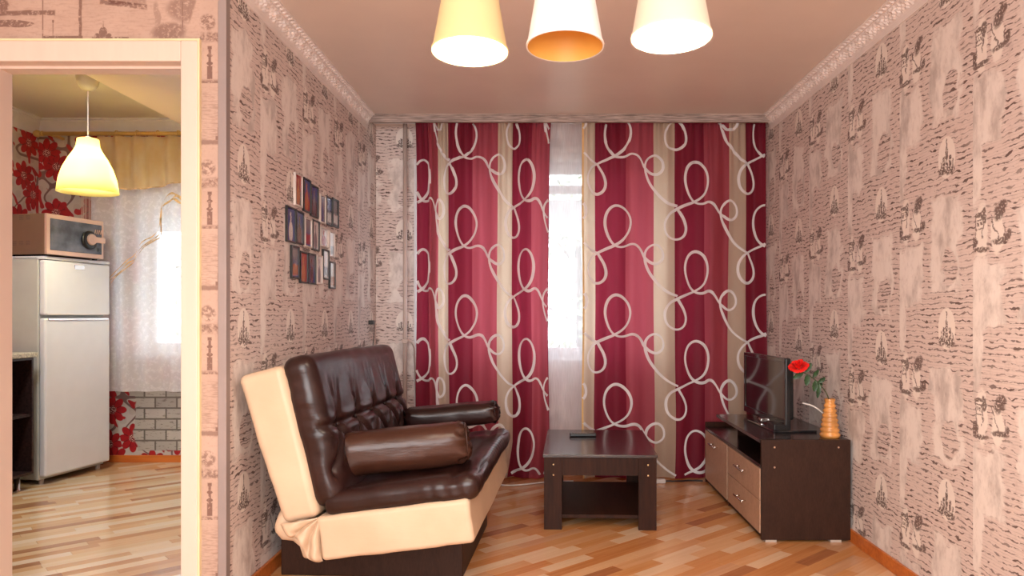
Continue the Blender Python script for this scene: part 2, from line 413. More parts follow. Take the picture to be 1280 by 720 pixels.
def lathe(bm, prof, c=(0, 0, 0), seg=32, M4=None, close=False):
    rings = []
    for r, z in prof:
        rings.append([bm.verts.new((c[0]+r*math.cos(2*PI*i/seg), c[1]+r*math.sin(2*PI*i/seg), c[2]+z)) for i in range(seg)])
    for a, b in zip(rings, rings[1:]):
        for i in range(seg):
            bm.faces.new((a[i], a[(i+1) % seg], b[(i+1) % seg], b[i]))
    if close:
        bm.faces.new(rings[0][::-1]); bm.faces.new(rings[-1])
    if M4 is not None: bmesh.ops.transform(bm, matrix=M4, verts=[v for r in rings for v in r])
def tube(bm, pts, r, seg=8, radii=None):
    pts = [Vector(p) for p in pts]; rings = []
    up = Vector((0, 0, 1))
    for i, p in enumerate(pts):
        d = (pts[min(i+1, len(pts)-1)]-pts[max(i-1, 0)]).normalized()
        s = d.cross(up)
        if s.length < 1e-3: s = d.cross(Vector((0, 1, 0)))
        s.normalize(); t = s.cross(d)
        rr = radii[i] if radii else r
        rings.append([bm.verts.new(p+s*rr*math.cos(2*PI*k/seg)+t*rr*math.sin(2*PI*k/seg)) for k in range(seg)])
    for a, b in zip(rings, rings[1:]):
        for i in range(seg): bm.faces.new((a[i], a[(i+1) % seg], b[(i+1) % seg], b[i]))
    bm.faces.new(rings[0][::-1]); bm.faces.new(rings[-1])
def smooth_pts(pts, it=2):
    pts = [tuple(p) for p in pts]
    for _ in range(it):
        q = [pts[0]]
        for a, b in zip(pts, pts[1:]):
            q.append(tuple(x*.75+y*.25 for x, y in zip(a, b))); q.append(tuple(x*.25+y*.75 for x, y in zip(a, b)))
        q.append(pts[-1]); pts = q
    return pts
def rbox(size, r, step, f=None, M4=None, bm=None):
    """rounded box centred on 0 with dense faces; f(p, n) -> displacement vector"""
    bm = bm or bmesh.new(); s = [a/2 for a in size]
    def samples(h):
        inner = h-r; k = max(1, int(2*inner/step)); t = [-inner+2*inner*i/k for i in range(k+1)]
        e = [r*math.tan(a) for a in (.2, .42, .62, PI/4)]
        return [-(inner+q) for q in e[::-1]]+t+[inner+q for q in e]
    S = [samples(h) for h in s]; vd = {}
    def V(p):
        key = tuple(round(c, 5) for c in p)
        if key not in vd:
            inn = Vector([max(-(s[i]-r), min(s[i]-r, p[i])) for i in range(3)])
            d = Vector(p)-inn; d = d.normalized() if d.length > 0 else Vector((0, 0, 1))
            q = inn+d*r
            if f: q = q+f(q, d)
            vd[key] = bm.verts.new(q)
        return vd[key]
    for ax in range(3):
        a, b = (ax+1) % 3, (ax+2) % 3
        for sg in (-1, 1):
            for i in range(len(S[a])-1):
                for j in range(len(S[b])-1):
                    ps = []
                    for (ii, jj) in ((i, j), (i+1, j), (i+1, j+1), (i, j+1)):
                        p = [0, 0, 0]; p[ax] = sg*s[ax]; p[a] = S[a][ii]; p[b] = S[b][jj]; ps.append(V(p))
                    if sg < 0: ps.reverse()
                    try: bm.faces.new(ps)
                    except ValueError: pass
    if M4 is not None: bmesh.ops.transform(bm, matrix=M4, verts=list(vd.values()))
    return bm
def wall_quad(bm, corners, uvs):
    uvl = bm.loops.layers.uv.verify(); vs = [bm.verts.new(c) for c in corners]; f = bm.faces.new(vs)
    for l, u in zip(f.loops, uvs): l[uvl].uv = u
def slab_uv(name, lo, hi, mat, uaxis, parent=None):
    """a wall block with UV = (position along wall, height) in metres"""
    bm = bmesh.new(); box(bm, lo, hi); uvl = bm.loops.layers.uv.verify()
    for f in bm.faces:
        for l in f.loops: l[uvl].uv = (l.vert.co[uaxis], l.vert.co.z)
    return obj(name, bm, mat, parent)
def merge_boxes_uv(name, boxes, mat, uaxis):
    bm = bmesh.new()
    for lo, hi in boxes: box(bm, lo, hi)
    uvl = bm.loops.layers.uv.verify()
    for f in bm.faces:
        for l in f.loops: l[uvl].uv = (l.vert.co[uaxis], l.vert.co.z)
    return obj(name, bm, mat)

# ------------------------------------------------------------------ room shell
T = .12
WX0, WX1, WZ0, WZ1 = -.935, 1.02, .80, 2.255        # main window opening
struct(slab_uv('wall_right', (XR, RY, 0), (XR+T, YB+T, H), M['paper_right'], 1))
struct(merge_boxes_uv('wall_left', [((XL-T, YD+.11, 0), (XL, YB+T, H)), ((XL-.0015, YD+.001, 0), (XL, YD+.11, H))], M['paper_left'], 1))
struct(merge_boxes_uv('wall_back', [((XL, YB, 0), (WX0, YB+.3, H)), ((WX1, YB, 0), (XR, YB+.3, H)), ((WX0, YB, 0), (WX1, YB+.3, WZ0)), ((WX0, YB, WZ1), (WX1, YB+.3, H))], M['paper_back'], 0))
DX0, DX1, DZ = -2.130, -1.362, 2.112
struct(merge_boxes_uv('wall_door', [((RX, YD, 0), (DX0, YD+.11, KH)), ((DX1, YD, 0), (XL-.0015, YD+.11, H)), ((DX0, YD, DZ), (DX1, YD+.11, H))], M['etching'], 0))
struct(slab_uv('wall_rear', (RX, RY-T, 0), (XR, RY, H), M['paper_plain'], 0))
struct(slab_uv('wall_side', (RX-T, RY, 0), (RX, YD, H), M['paper_plain'], 1))
struct(bx('ceiling', (RX, RY, H), (XR+T, YB+.3, H+.1), M['ceiling']))
# kitchen shell
KX0, KX1, KZ0, KZ1 = -3.17, -1.75, .82, 2.07
struct(slab_uv('wall_kitchen_left', (KL-T, YD+.11, 0), (KL, KB, KH), M['floral'], 1))
struct(merge_boxes_uv('wall_kitchen_back', [((KL, KB, 0), (KX0, KB+.25, KH)), ((KX1, KB, 0), (KR, KB+.25, KH)), ((KX0, KB, 0), (KX1, KB+.25, KZ0)), ((KX0, KB, KZ1), (KX1, KB+.25, KH))], M['floral'], 0))
struct(slab_uv('wall_kitchen_right', (KR-.02, YD+.11, 0), (KR-.001, KB, KH), M['floral'], 1))
struct(slab_uv('wall_kitchen_front', (KL, YD+.0, 0), (RX, YD+.11, KH), M['floral'], 0))
struct(bx('ceiling_kitchen', (KL-T, YD+.111, KH), (KR, KB+.25, KH+.1), M['kceiling']))

# ------------------------------------------------------------------ floors of separate wooden strips laid at an angle
struct_floor = struct(bx('floor', (RX, RY, -.08), (XR, YB, -.012), M['wenge_end']))
struct_kfloor = struct(bx('floor_kitchen', (KL, YD, -.08), (KR, KB, -.012), M['wenge_end']))
struct_kfloor.data.transform(Matrix.Translation((0, 0, -.001)))
ANG = math.radians(42)
pal = [((.66, .35, .15), (.76, .46, .24)), ((.54, .22, .07), (.70, .35, .13)), ((.76, .54, .34), (.84, .64, .44)), ((.36, .145, .055), (.50, .22, .09)),
       ((.72, .44, .22), (.80, .52, .29)), ((.62, .29, .10), (.70, .38, .16)), ((.60, .33, .17), (.70, .43, .24))]
kpal = [((.60, .38, .19), (.68, .47, .27)), ((.46, .24, .11), (.56, .33, .17)), ((.70, .58, .42), (.76, .65, .50)), ((.34, .17, .08), (.44, .24, .13)),
        ((.62, .44, .25), (.70, .53, .33)), ((.56, .34, .17), (.64, .43, .24)), ((.68, .52, .34), (.74, .60, .42))]
pal = [tuple((r*.93, g*.84, b*.78) for r, g, b in q) for q in pal]
kpal = [tuple((r, g*.97, b*.93) for r, g, b in q) for q in kpal]
SM = [wood('floor_strip_tone', a, b, -ANG, .24, 2.5, 45, coat=.25, grain=.6) for a, b in pal]
KM = [wood('kitchen_floor_strip_tone', a, b, -ANG, .20, 2.5, 45, coat=.25, grain=.6) for a, b in kpal]
def clip(poly, rect):
    x0, y0, x1, y1 = rect
    for ax, s, lim in ((0, 1, x0), (0, -1, -x1), (1, 1, y0), (1, -1, -y1)):
        out = []
        for i in range(len(poly)):
            a, b = poly[i-1], poly[i]; da, db = s*a[ax]-lim, s*b[ax]-lim
            if (da >= 0) != (db >= 0):
                t = da/(da-db); out.append((a[0]+(b[0]-a[0])*t, a[1]+(b[1]-a[1])*t))
            if db >= 0: out.append(b)
        poly = out
        if len(poly) < 3: return []
    return poly
def parea(p): return abs(sum(p[i-1][0]*p[i][1]-p[i][0]*p[i-1][1] for i in range(len(p))))/2
def scr_area(p):
    q = []
    for x, y in p:
        if y < .6: return 0
        q.append((VX+x*F/y, VY+EYE*F/y))
    q = clip(q, (0, 0, 1280, 720))
    return parea(q) if len(q) > 2 else 0
def strips(rects, lens, width, mats, parent, seed):
    rnd = random.Random(seed); ca, sa = math.cos(ANG), math.sin(ANG); pieces = []
    for j in range(-110, 110):
        t = -7.0+rnd.random()*.4
        while t < 7.5:
            L = rnd.choice(lens)*rnd.uniform(.85, 1.15); g = .0004
            cor = [(t+g, j*width+g), (t+L-g, j*width+g), (t+L-g, (j+1)*width-g), (t+g, (j+1)*width-g)]
            w = [(x*ca-y*sa, 3.5+x*sa+y*ca) for x, y in cor]; t += L
            tone = rnd.choice((0, 0, 1, 2, 2, 3, 4, 4, 5, 5, 6))
            for r in rects:
                c = clip(w, r)
                if len(c) > 2 and parea(c) > 1e-4: pieces.append((c, tone, rnd.uniform(-.0003, .0003)))
    def vis(p):
        """skip those under the sofa and cabinets when choosing the largest in view"""
        cx = sum(q[0] for q in p)/len(p); cy = sum(q[1] for q in p)/len(p)
        if -1.21 < cx < -.33 and 2.9 < cy < 4.6: return 0
        if cx > 1.09 and cy > 3.68: return 0
        if cy < YD+.11 and cx < XL-.02: return 0 if not (DX0 < cx < DX1) else scr_area(p)
        if parent is struct_floor and cx < (XL/YD)*cy-.05: return 0
        if parent is struct_kfloor and (cx > cy*(-1.372/YD) or cx < cy*(-2.15/2.91)): return 0
        return scr_area(p)
    pieces.sort(key=lambda q: -vis(q[0]))
    def add(bm, c, dz, mi=0):
        top = [bm.verts.new((x, y, dz)) for x, y in c]; bot = [bm.verts.new((x, y, -.0118)) for x, y in c]
        k = len(c); f = bm.faces.new(top)
        if f.calc_area() and sum(c[i-1][0]*c[i][1]-c[i][0]*c[i-1][1] for i in range(k)) < 0: f.normal_flip()
        f.material_index = mi
        for i in range(k):
            s = bm.faces.new((top[i-1], top[i], bot[i], bot[i-1])); s.material_index = mi
    for c, tone, dz in pieces[:298]:
        bm = bmesh.new(); add(bm, c, dz); obj('floor_strip', bm, mats[tone], parent)
    bm = bmesh.new()
    for c, tone, dz in pieces[298:]: add(bm, c, dz, tone)
    o = obj('floor_strips', bm, None, parent, mats=mats); o['kind'] = 'stuff'
strips([(XL+.001, YD, XR-.001, YB-.001), (RX+.001, RY+.001, XR-.001, YD)], (.26, .33, .40, .30), .066, SM, struct_floor, 3)
strips([(KL+.001, YD+.111, KR-.021, KB-.001), (DX0, YD+.001, DX1, YD+.111)], (.34, .48, .60), .062, KM, struct_kfloor, 5)

# ------------------------------------------------------------------ cornices, pelmet, skirting
def cornice(name, p0, p1, nrm, h, w, mat, ornate=True, zc=H):
    """p0->p1 along wall, nrm points into the room; profile drops from the ceiling"""
    p0, p1, nrm = Vector(p0), Vector(p1), Vector(nrm); L = (p1-p0).length; d = (p1-p0).normalized()
    prof = [(0, -h), (.006, -h), (.008, -h*.78)]+[(.008+(w*.62-.008)*(i/7)**1.3, -h*(.78-.58*i/7)) for i in range(1, 8)]+[(w*.70, -h*.20), (w*.72, -h*.10), (w, -h*.07), (w, 0)]
    bm = bmesh.new(); n_ = int(L/.012) if ornate else 2; rows = []
    for i in range(n_+1):
        s = L*i/n_; row = []
        for k, (a, z) in enumerate(prof):
            e = 0
            if ornate and 3 <= k <= 9:
                ph = s/.115*2*PI; t = (k-3)/6
                e = .0075*max(0, math.sin(ph+3.2*math.sin(t*PI)))*math.sin(t*PI) + .004*math.sin(ph*3+t*9)*math.sin(t*PI)
            if ornate and k in (11,): e += .006*(1 if int(s/.018) % 2 else 0)
            row.append(bm.verts.new(p0+d*s+nrm*(a+e)+Vector((0, 0, zc+z-e*.6))))
        rows.append(row)
    for a, b in zip(rows, rows[1:]):
        for k in range(len(prof)-1): bm.faces.new((a[k], a[k+1], b[k+1], b[k]))
    bmesh.ops.recalc_face_normals(bm, faces=bm.faces)
    return struct(obj(name, bm, mat, smooth=False))
cornice('trim_1', (XL, YD+.0, 0), (XL, 5.02, 0), (1, 0, 0), .10, .062, M['cornice'])
cornice('trim_2', (XR, RY, 0), (XR, 5.02, 0), (-1, 0, 0), .10, .062, M['cornice'])
cornice('trim_3', (KL, KB, 0), (KR-.02, KB, 0), (0, -1, 0), .12, .07, M['cornice_kitchen'], False, KH)
cornice('trim_4', (KL, YD+.12, 0), (KL, KB, 0), (1, 0, 0), .12, .07, M['cornice_kitchen'], False, KH)
bm = bmesh.new()
box(bm, (XL, 5.00, H-.050), (XR, 5.035, H)); box(bm, (XL, 4.992, H-.055), (XR, 5.0, H-.042)); box(bm, (XL, 4.992, H-.010), (XR, 5.0, H))
struct(obj('trim_5', bm, M['pelmet']), 'papered pelmet batten along the ceiling above the curtains')
def skirting(name, lo, hi):
    bm = bmesh.new(); box(bm, lo, hi, .004); return struct(obj(name, bm, M['skirting']))
skirting('baseboard_right', (XR-.016, RY, 0), (XR, YB, .062))
skirting('baseboard_left', (XL, YD+.11, 0), (XL+.016, YB, .062))
skirting('baseboard_back', (XL+.016, YB-.016, 0), (XR-.016, YB, .062))
skirting('baseboard_kitchen', (KL, KB-.016, 0), (KR-.02, KB, .055))
skirting('baseboard_kitchen_left', (KL, YD+.12, 0), (KL+.016, KB-.016, .055))
# corner profile where the door wall meets the left wall
bm = bmesh.new(); box(bm, (XL-.028, YD-.008, 0), (XL+.004, YD+.006, H), .003); box(bm, (XL-.004, YD+.0, 0), (XL+.004, YD+.03, H), .002)
struct(obj('trim_6', bm, M['trim']), 'beige vertical corner strip beside the doorway')
# door frame: casing, lining
fr = struct(bpy.data.objects.new('door_1', None)); C.objects.link(fr)
def casing(lo, hi, label=None):
    bm = bmesh.new(); box(bm, lo, hi, .004); return obj('casing', bm, M['casing'], fr)
iL, iR, iT = -2.116, -1.372, 2.10
casing((iR-.002, YD-.018, 0), (-1.311, YD, 2.176)); casing((iL-.06, YD-.018, 0), (iL+.002, YD, 2.176)); casing((iL+.002, YD-.0178, iT-.002), (iR-.002, YD, 2.176))
bm = bmesh.new(); box(bm, (-1.311, YD-.016, 0), (-1.303, YD, 2.184)); box(bm, (iL-.068, YD-.016, 2.176), (-1.311, YD, 2.184)); obj('casing_edge', bm, M['casing_edge'], fr)
bm = bmesh.new(); box(bm, (DX0, YD, 0), (iL, YD+.115, DZ)); box(bm, (iR, YD, 0), (DX1, YD+.115, DZ)); box(bm, (iL, YD, iT), (iR, YD+.115, DZ)); obj('jamb_lining', bm, M['casing'], fr)
bm = bmesh.new(); box(bm, (iL, YD+.045, 0), (iL+.010, YD+.115, iT)); box(bm, (iR-.010, YD+.045, 0), (iR, YD+.115, iT)); box(bm, (iL+.01, YD+.045, iT-.010), (iR-.01, YD+.115, iT)); obj('door_stop', bm, M['casing'], fr)
bx('hinge', (iR-.012, YD+.02, .99), (iR-.0101, YD+.04, 1.07), M['chrome'], fr)

# ------------------------------------------------------------------ windows
def window(name, x0, x1, z0, z1, y, mull, trans=None):
    w = struct(bpy.data.objects.new(name, None)); C.objects.link(w); t = .055
    bm = bmesh.new(); box(bm, (x0, y, z0), (x0+t, y+.07, z1), .004); box(bm, (x1-t, y, z0), (x1, y+.07, z1), .004)
    box(bm, (x0+t, y, z0), (x1-t, y+.07, z0+t), .004); box(bm, (x0+t, y, z1-t), (x1-t, y+.07, z1), .004)
    obj('window_frame', bm, M['white'], w)
    xs = [x0+t]+list(mull)+[x1-t]
    for m_ in mull: bx('mullion', (m_-.035, y-.005, z0+t), (m_+.035, y+.068, z1-t), M['white'], w, .004)
    for a, b in zip(xs, xs[1:]):
        a2 = a+(.035 if a in mull else 0); b2 = b-(.035 if b in mull else 0); s = .04
        zz = [z0+t, z1-t] if not trans else [z0+t, trans, z1-t]
        for k in range(len(zz)-1):
            bm = bmesh.new(); lo, hi = zz[k], zz[k+1]
            if k: lo += .0
            box(bm, (a2, y+.01, lo), (a2+s, y+.06, hi), .003); box(bm, (b2-s, y+.01, lo), (b2, y+.06, hi), .003)
            box(bm, (a2+s, y+.01, lo), (b2-s, y+.06, lo+s), .003); box(bm, (a2+s, y+.01, hi-.02), (b2-s, y+.06, hi), .003)
            sash = obj('sash', bm, M['white'], w)
            bx('pane', (a2+s-.003, y+.03, lo+s-.003), (b2-s+.003, y+.036, hi-.017), M['glass'], sash)
    bm = bmesh.new(); box(bm, (x0+.002, y-.16, z0), (x1-.002, y, z0+.022), .006); obj('window_sill', bm, M['white'], w)
    return w
window('window_1', WX0, WX1, WZ0, WZ1, YB+.14, [-.42, .72], 2.055)
window('window_2', KX0, KX1, KZ0, KZ1, KB+.12, [-2.40])
# white reveal lining left of the main window
bm = bmesh.new(); box(bm, (WX0, YB-.012, WZ0-.35), (WX0+.035, YB+.13, WZ1)); struct(obj('trim_7', bm, M['white']), 'white window reveal edge behind the curtain')
# outside: balcony slab, ground, trees
tag(bx('balcony_slab', (-4.6, 6.3, 1.97), (3.5, 7.4, 2.12), M['concrete']), 'grey concrete balcony slab outside the window, above the trees', 'balcony')
tag(bx('courtyard', (-14, 6.1, -3.1), (14, 24, -3.0), M['ground']), kind='structure')
def tree(name, x, y, h, r, label):
    t = thing(name, label, 'tree', (x, y, -3.0), 0, 'trees outside the window')
    bm = bmesh.new(); tube(bm, [(0, 0, 0), (.05, 0, h*.4), (-.05, .05, h*.85)], .12, 8, [.16, .12, .05])
    for k in range(7):
        a = k*2.4; tube(bm, [(0, 0, h*(.35+.07*k)), (r*.6*math.cos(a), r*.6*math.sin(a), h*(.5+.06*k))], .03, 5)
    obj('trunk', bm, M['bark'], t)
    bm = bmesh.new(); rnd = random.Random(int(x*10))
    for k in range(2600):
        th, ph = rnd.uniform(0, 2*PI), math.acos(rnd.uniform(-1, 1)); q = rnd.random()**.4
        c = Vector((r*q*math.sin(ph)*math.cos(th), r*q*math.sin(ph)*math.sin(th), h*.68+h*.36*q*math.cos(ph)))
        if mnoise.noise(c*1.5) < -.05: continue
        d1 = Vector([rnd.uniform(-1, 1) for _ in range(3)]).normalized()*rnd.uniform(.05, .1); d2 = d1.orthogonal().normalized()*.04
        bm.faces.new([bm.verts.new(c-d1), bm.verts.new(c+d2), bm.verts.new(c+d1), bm.verts.new(c-d2)])
    o = obj('foliage', bm, M['foliage'], t); o['kind'] = 'stuff'
tree('courtyard_tree', .6, 12.0, 6.3, 2.2, 'pale leafy tree seen faintly through the sheer curtain in the gap')
tree('courtyard_tree', -4.2, 13.5, 6.5, 2.4, 'pale leafy tree outside the lace curtained kitchen window')

# ------------------------------------------------------------------ main curtains
KC = F/5.08
def lerp_table(xs, ys, v):
    if v <= xs[0]: i = 0
    elif v >= xs[-1]: i = len(xs)-2
    else: i = max(k for k in range(len(xs)-1) if xs[k] <= v)
    return ys[i]+(ys[i+1]-ys[i])*(v-xs[i])/(xs[i+1]-xs[i])
CURT = {'left': ([.15, .37, .73, 1, 1.37, 1.73, 2, 2.37, 2.73], [520, 537, 547, 561, 590, 622.6, 640, 664, 686]),
        'right': ([-.20, 0, .37, .73, 1, 1.37, 1.73, 2, 2.28], [728, 744, 782, 817.5, 843, 881, 910, 933, 957])}
def cy(side, s, z):
    t = (2.46-z)/2.46; top = math.exp(-t*9)
    k = 1 if side == 'left' else .8
    a = .038*k*(1-.3*t)
    y = 5.085+a*math.sin(2*PI*s*1.5+.6)+.014*math.sin(2*PI*s*3.3+1+t*1.3)*(1-top)+.012*top*math.sin(2*PI*s*9)
    y += .010*mnoise.noise(Vector((s*3, z*1.3, 5 if side == 'left' else 9)))
    return y
def cxz(side, s, z):
    ss, xs = CURT[side]; x = (lerp_table(ss, xs, s)-VX)/KC
    t = (2.46-z)/2.46
    x += .012*mnoise.noise(Vector((s*2, z*1.1, 2)))*(t*1.5)
    if side == 'left': x += .02*math.exp(-t*12)*(s-1.4)*.5
    if side == 'left' and s > 1.6: x -= .05*max(0, (.25-z)/.25)*(2.73-s)
    return x
def curt_col(n):
    u, v = uvcoords(n)
    f = (u+10.0).fract()
    uv = n.comb(u*1.0, v*1.0, 0.0)
    dark = n.mix(n.noise(n.comb(u*8, v*.4, 0.0), 1, 3), (.24, .008, .030), (.30, .014, .048)); 
    pink = n.mix(n.noise(n.comb(u*12, v*.5, 0.0), 1, 3), (.45, .065, .095), (.52, .10, .14))
    cream = (.74, .60, .45)
    a = n.mix(n.ss(f, .368, .372), dark, pink); a = n.mix(n.ss(f, .728, .732), a, cream)
    weave = n.noise(n.comb(u*220, v*400, 0.0), 1, 1)
    return n.mix(weave*.05, a, (.9, .5, .5))
M['curtain'] = fabric('striped_satin', curt_col, .62, .5, .08)
M['hem'] = simple('ochre_hem', (.66, .40, .14), .6)
def curtain(side, label):
    ss, xs = CURT[side]; s0, s1 = ss[0], ss[-1]; nx, nz = 200, 70
    root = thing('window_curtain', label, 'curtain', (0, 5.085, 0), 0, 'patterned curtains on the window wall')
    bm = bmesh.new(); uvl = bm.loops.layers.uv.verify(); z1 = 2.482; z0 = .012; g = []; par = {}
    for j in range(nz+1):
        row = []
        for i in range(nx+1):
            s = s0+(s1-s0)*i/nx; z = z0+(z1-z0)*j/nz
            v = bm.verts.new((cxz(side, s, z), cy(side, s, z)-5.085, z)); par[v] = (s, z); row.append(v)
        g.append(row)
    for j in range(nz):
        for i in range(nx):
            f = bm.faces.new((g[j][i], g[j][i+1], g[j+1][i+1], g[j+1][i]))
            for l in f.loops: l[uvl].uv = par[l.vert]
    obj('curtain_fabric', bm, M['curtain'], root, smooth=True)
    # looping satin ribbon applied to the cloth
    un = 1/2.667
    mot = [(-57, 23), (-28, 73), (-30, 112), (-60, 130), (-93, 108), (-100, 68), (-82, 38), (-57, 23), (-28, 10), (0, 0), (30, -18), (50, -48), (55, -87), (35, -124), (3, -139), (-26, -116), (-34, -72), (-20, -25), (0, 0), (28, 7), (60, -7), (85, 6), (105, 43), (140, 65), (172, 48), (170, 13), (145, -7), (117, 3), (102, 30), (112, 75), (142, 120), (185, 155), (218, 169)]
    bm = bmesh.new(); ref = 307 if side == 'right' else 362
    for n0 in range(-3, 4):
        for k in range(-6, 7):
            ox = .235+n0; oyp = ref + (58 if n0 % 2 else 0) + 112*k - 0
            pts = [(ox+dx*un/103.0, EYE-((oyp+dy*un)-VY)/KC) for dx, dy in mot]
            pts = smooth_pts(pts, 3); prev = None
            for q in range(len(pts)):
                s, z = pts[q]
                if not (s0+.01 < s < s1-.01 and z0+.02 < z < z1-.01): prev = None; continue
                P = Vector((cxz(side, s, z), 0, z)); a = pts[max(0, q-1)]; b = pts[min(len(pts)-1, q+1)]
                d = Vector((cxz(side, b[0], b[1])-cxz(side, a[0], a[1]), 0, b[1]-a[1]))
                if d.length < 1e-6: continue
                d.normalize(); nn = Vector((-d.z, 0, d.x))*(.0088+.0018*math.sin(q*.11+n0*2+k)); y = cy(side, s, z)-5.085-.004
                cur = (bm.verts.new(P-nn+Vector((0, y, 0))), bm.verts.new(P+Vector((0, y-.002, 0))), bm.verts.new(P+nn+Vector((0, y, 0))))
                if prev: bm.faces.new((prev[0], prev[1], cur[1], cur[0])); bm.faces.new((prev[1], prev[2], cur[2], cur[1]))
                prev = cur
    obj('loop_ribbon', bm, M['cord_ribbon'], root, smooth=True)
    # side hem
    bm = bmesh.new(); s = s0+.005 if side == 'right' else s1-.005; prev = None
    for j in range(nz+1):
        z = z0+(z1-z0)*j/nz; x = cxz(side, s, z); y = cy(side, s, z)-5.085-.003; w = .006 if side == 'right' else .003
        cur = (bm.verts.new((x-w, y, z)), bm.verts.new((x+w, y, z)))
        if prev: bm.faces.new((prev[0], prev[1], cur[1], cur[0]))
        prev = cur
    obj('side_hem', bm, M['hem'] if side == 'right' else M['curtain'], root)
    return root
curtain('left', 'burgundy, pink and cream striped curtain with white loops, behind the sofa')
curtain('right', 'burgundy, pink and cream striped curtain with white loops, behind the television')
def drape(name, x0, x1, z0, z1, y, amp, freq, mat, parent=None, nx=260, nz=24, hem=None):
    bm = bmesh.new(); g = []
    for j in range(nz+1):
        row = []
        for i in range(nx+1):
            t = i/nx; x = x0+(x1-x0)*t; zb = z0+(hem(t) if hem else 0); z = zb+(z1-zb)*j/nz
            yy = y+amp*math.sin(x*freq*2*PI+1.3*math.sin(x*4))+amp*.5*math.sin(x*freq*4.7+z)+amp*.4*mnoise.noise(Vector((x*6, z*2, 1)))
            row.append(bm.verts.new((x, yy, z)))
        g.append(row)
    for j in range(nz):
        for i in range(nx): bm.faces.new((g[j][i], g[j][i+1], g[j+1][i+1], g[j+1][i]))
    return obj(name, bm, mat, parent, smooth=True)
tag(drape('sheer_curtain', -.9, 1.35, .05, 2.483, 5.175, .012, 5, M['sheer']), 'white sheer voile hanging between and behind the striped curtains', 'sheer curtain')
tag(bx('curtain_track', (XL+.02, 5.04, 2.487), (XR-.02, 5.20, 2.4995), M['white']), 'flat ceiling curtain track behind the papered pelmet', 'curtain rail')
# pipe and wall bits at the left of the window
pp = thing('heating_pipe', 'thin vertical beige heating pipe in the corner left of the curtains', 'pipe', (-.985, 5.22, 0))
bm = bmesh.new(); tube(bm, [(0, 0, 0), (0, 0, H)], .015, 12); obj('riser', bm, M['pipe'], pp, True)
bm = bmesh.new(); tube(bm, [(0, 0, .96), (.05, -.01, .95), (.07, .0, .90), (.08, .03, .55)], .011, 8); obj('branch_pipe', bm, M['pipe'], pp, True)
bx('pipe_valve', (-.017, -.024, .935), (.022, .017, .965), M['pipe'], pp, .004)

# ------------------------------------------------------------------ chandelier
ch = thing('chandelier', 'three-shade ceiling lamp with pale fabric drum shades on a bar', 'ceiling lamp', (0.06, 1.92, 2.5))
bm = bmesh.new(); lathe(bm, [(.001, -.035), (.06, -.03), (.065, 0)], close=True); obj('ceiling_canopy', bm, M['chrome'], ch, True)
bm = bmesh.new(); tube(bm, [(0, 0, -.03), (0, 0, -.27)], .009, 10); obj('stem', bm, M['chrome'], ch, True)
bm = bmesh.new(); tube(bm, [(-.27, .03, -.27), (.27, -.05, -.27)], .010, 10); obj('bar', bm, M['chrome'], ch, True)
def shade(x, y, zb, r, mat, lin, lit, label, power, col):
    hh = .20; rt = r*.66
    loc = Vector((x, y, zb))-Vector(ch.location); R4 = Matrix.Translation(loc+Vector((0, 0, hh)))@Matrix.Rotation(math.radians(-3), 4, 'X')@Matrix.Translation((0, 0, -hh))
    bm = bmesh.new(); lathe(bm, [(r, 0), (r-(r-rt)*.5, hh*.5), (rt, hh)], seg=56, M4=R4); bmesh.ops.translate(bm, vec=(0, 0, 0), verts=bm.verts)
    lathe(bm, [(r+.0015, -.001), (r+.0015, .006)], seg=56, M4=R4); lathe(bm, [(r-.002, -.001), (r+.0015, -.001)], seg=56, M4=R4)
    s = obj('shade', bm, mat, ch, True); s['label'] = label
    bm = bmesh.new(); lathe(bm, [(r-.002, 0), (rt-.002, hh-.001), (rt-.012, hh-.001)], seg=56, M4=R4); obj('shade_lining', bm, lin, s, True)
    bm = bmesh.new(); tube(bm, [loc+Vector((0, 0, hh-.03)), loc+Vector((0, 0, hh+.03))], .018, 12); tube(bm, [loc+Vector((0, 0, hh+.03)), loc+Vector((0, 0, max(hh+.04, 2.23-zb)))], .006, 8); obj('lamp_holder', bm, M['chrome'], s, True)
    bm = bmesh.new(); lathe(bm, [(.001, .075 if lit else .11), (.02, .08 if lit else .115), (.028, .10 if lit else .135), (.02, .135 if lit else .155), (.012, .17)], loc, 20, close=True); obj('bulb', bm, M['bulb'] if lit else M['bulb_off'], s, True)
    if lit: point('chandelier_light', Vector((x, y, zb+.03)), power, col, .035)
shade(-.196, 1.96, 1.835, .100, M['shade_left'], M['lining_bulb_lit'], True, 'left shade, glowing yellow with its bulb lit', 16, (1, .88, .73))
shade(.055, 1.93, 1.838, .100, M['shade_mid'], M['lining'], False, 'middle shade, white outside and amber inside, unlit', 0, (1, 1, 1))
shade(.320, 1.86, 1.835, .100, M['shade_right'], M['lining_bulb_lit'], True, 'right shade, glowing ivory with its bulb lit', 16, (1, .90, .77))

# ------------------------------------------------------------------ sofa
sofa = thing('sofa', 'small brown and cream leather sofa bed with tufted back against the left wall', 'sofa', (-1.19, 2.85, 0), math.radians(-3.2))
SLn = 1.27
def frame_mat(p0, p1):   # local frame in the XZ plane: u from p0 to p1, n perpendicular (towards the room / up)
    u = Vector((p1[0]-p0[0], 0, p1[1]-p0[1])); L = u.length; u.normalize(); return u, L
def lx(X): return X+1.19
# base
bm = bmesh.new(); box(bm, (lx(-1.172), .37, 0), (lx(-.37), SLn-.10, .30), .006); obj('base', bm, M['wenge_end'], sofa)
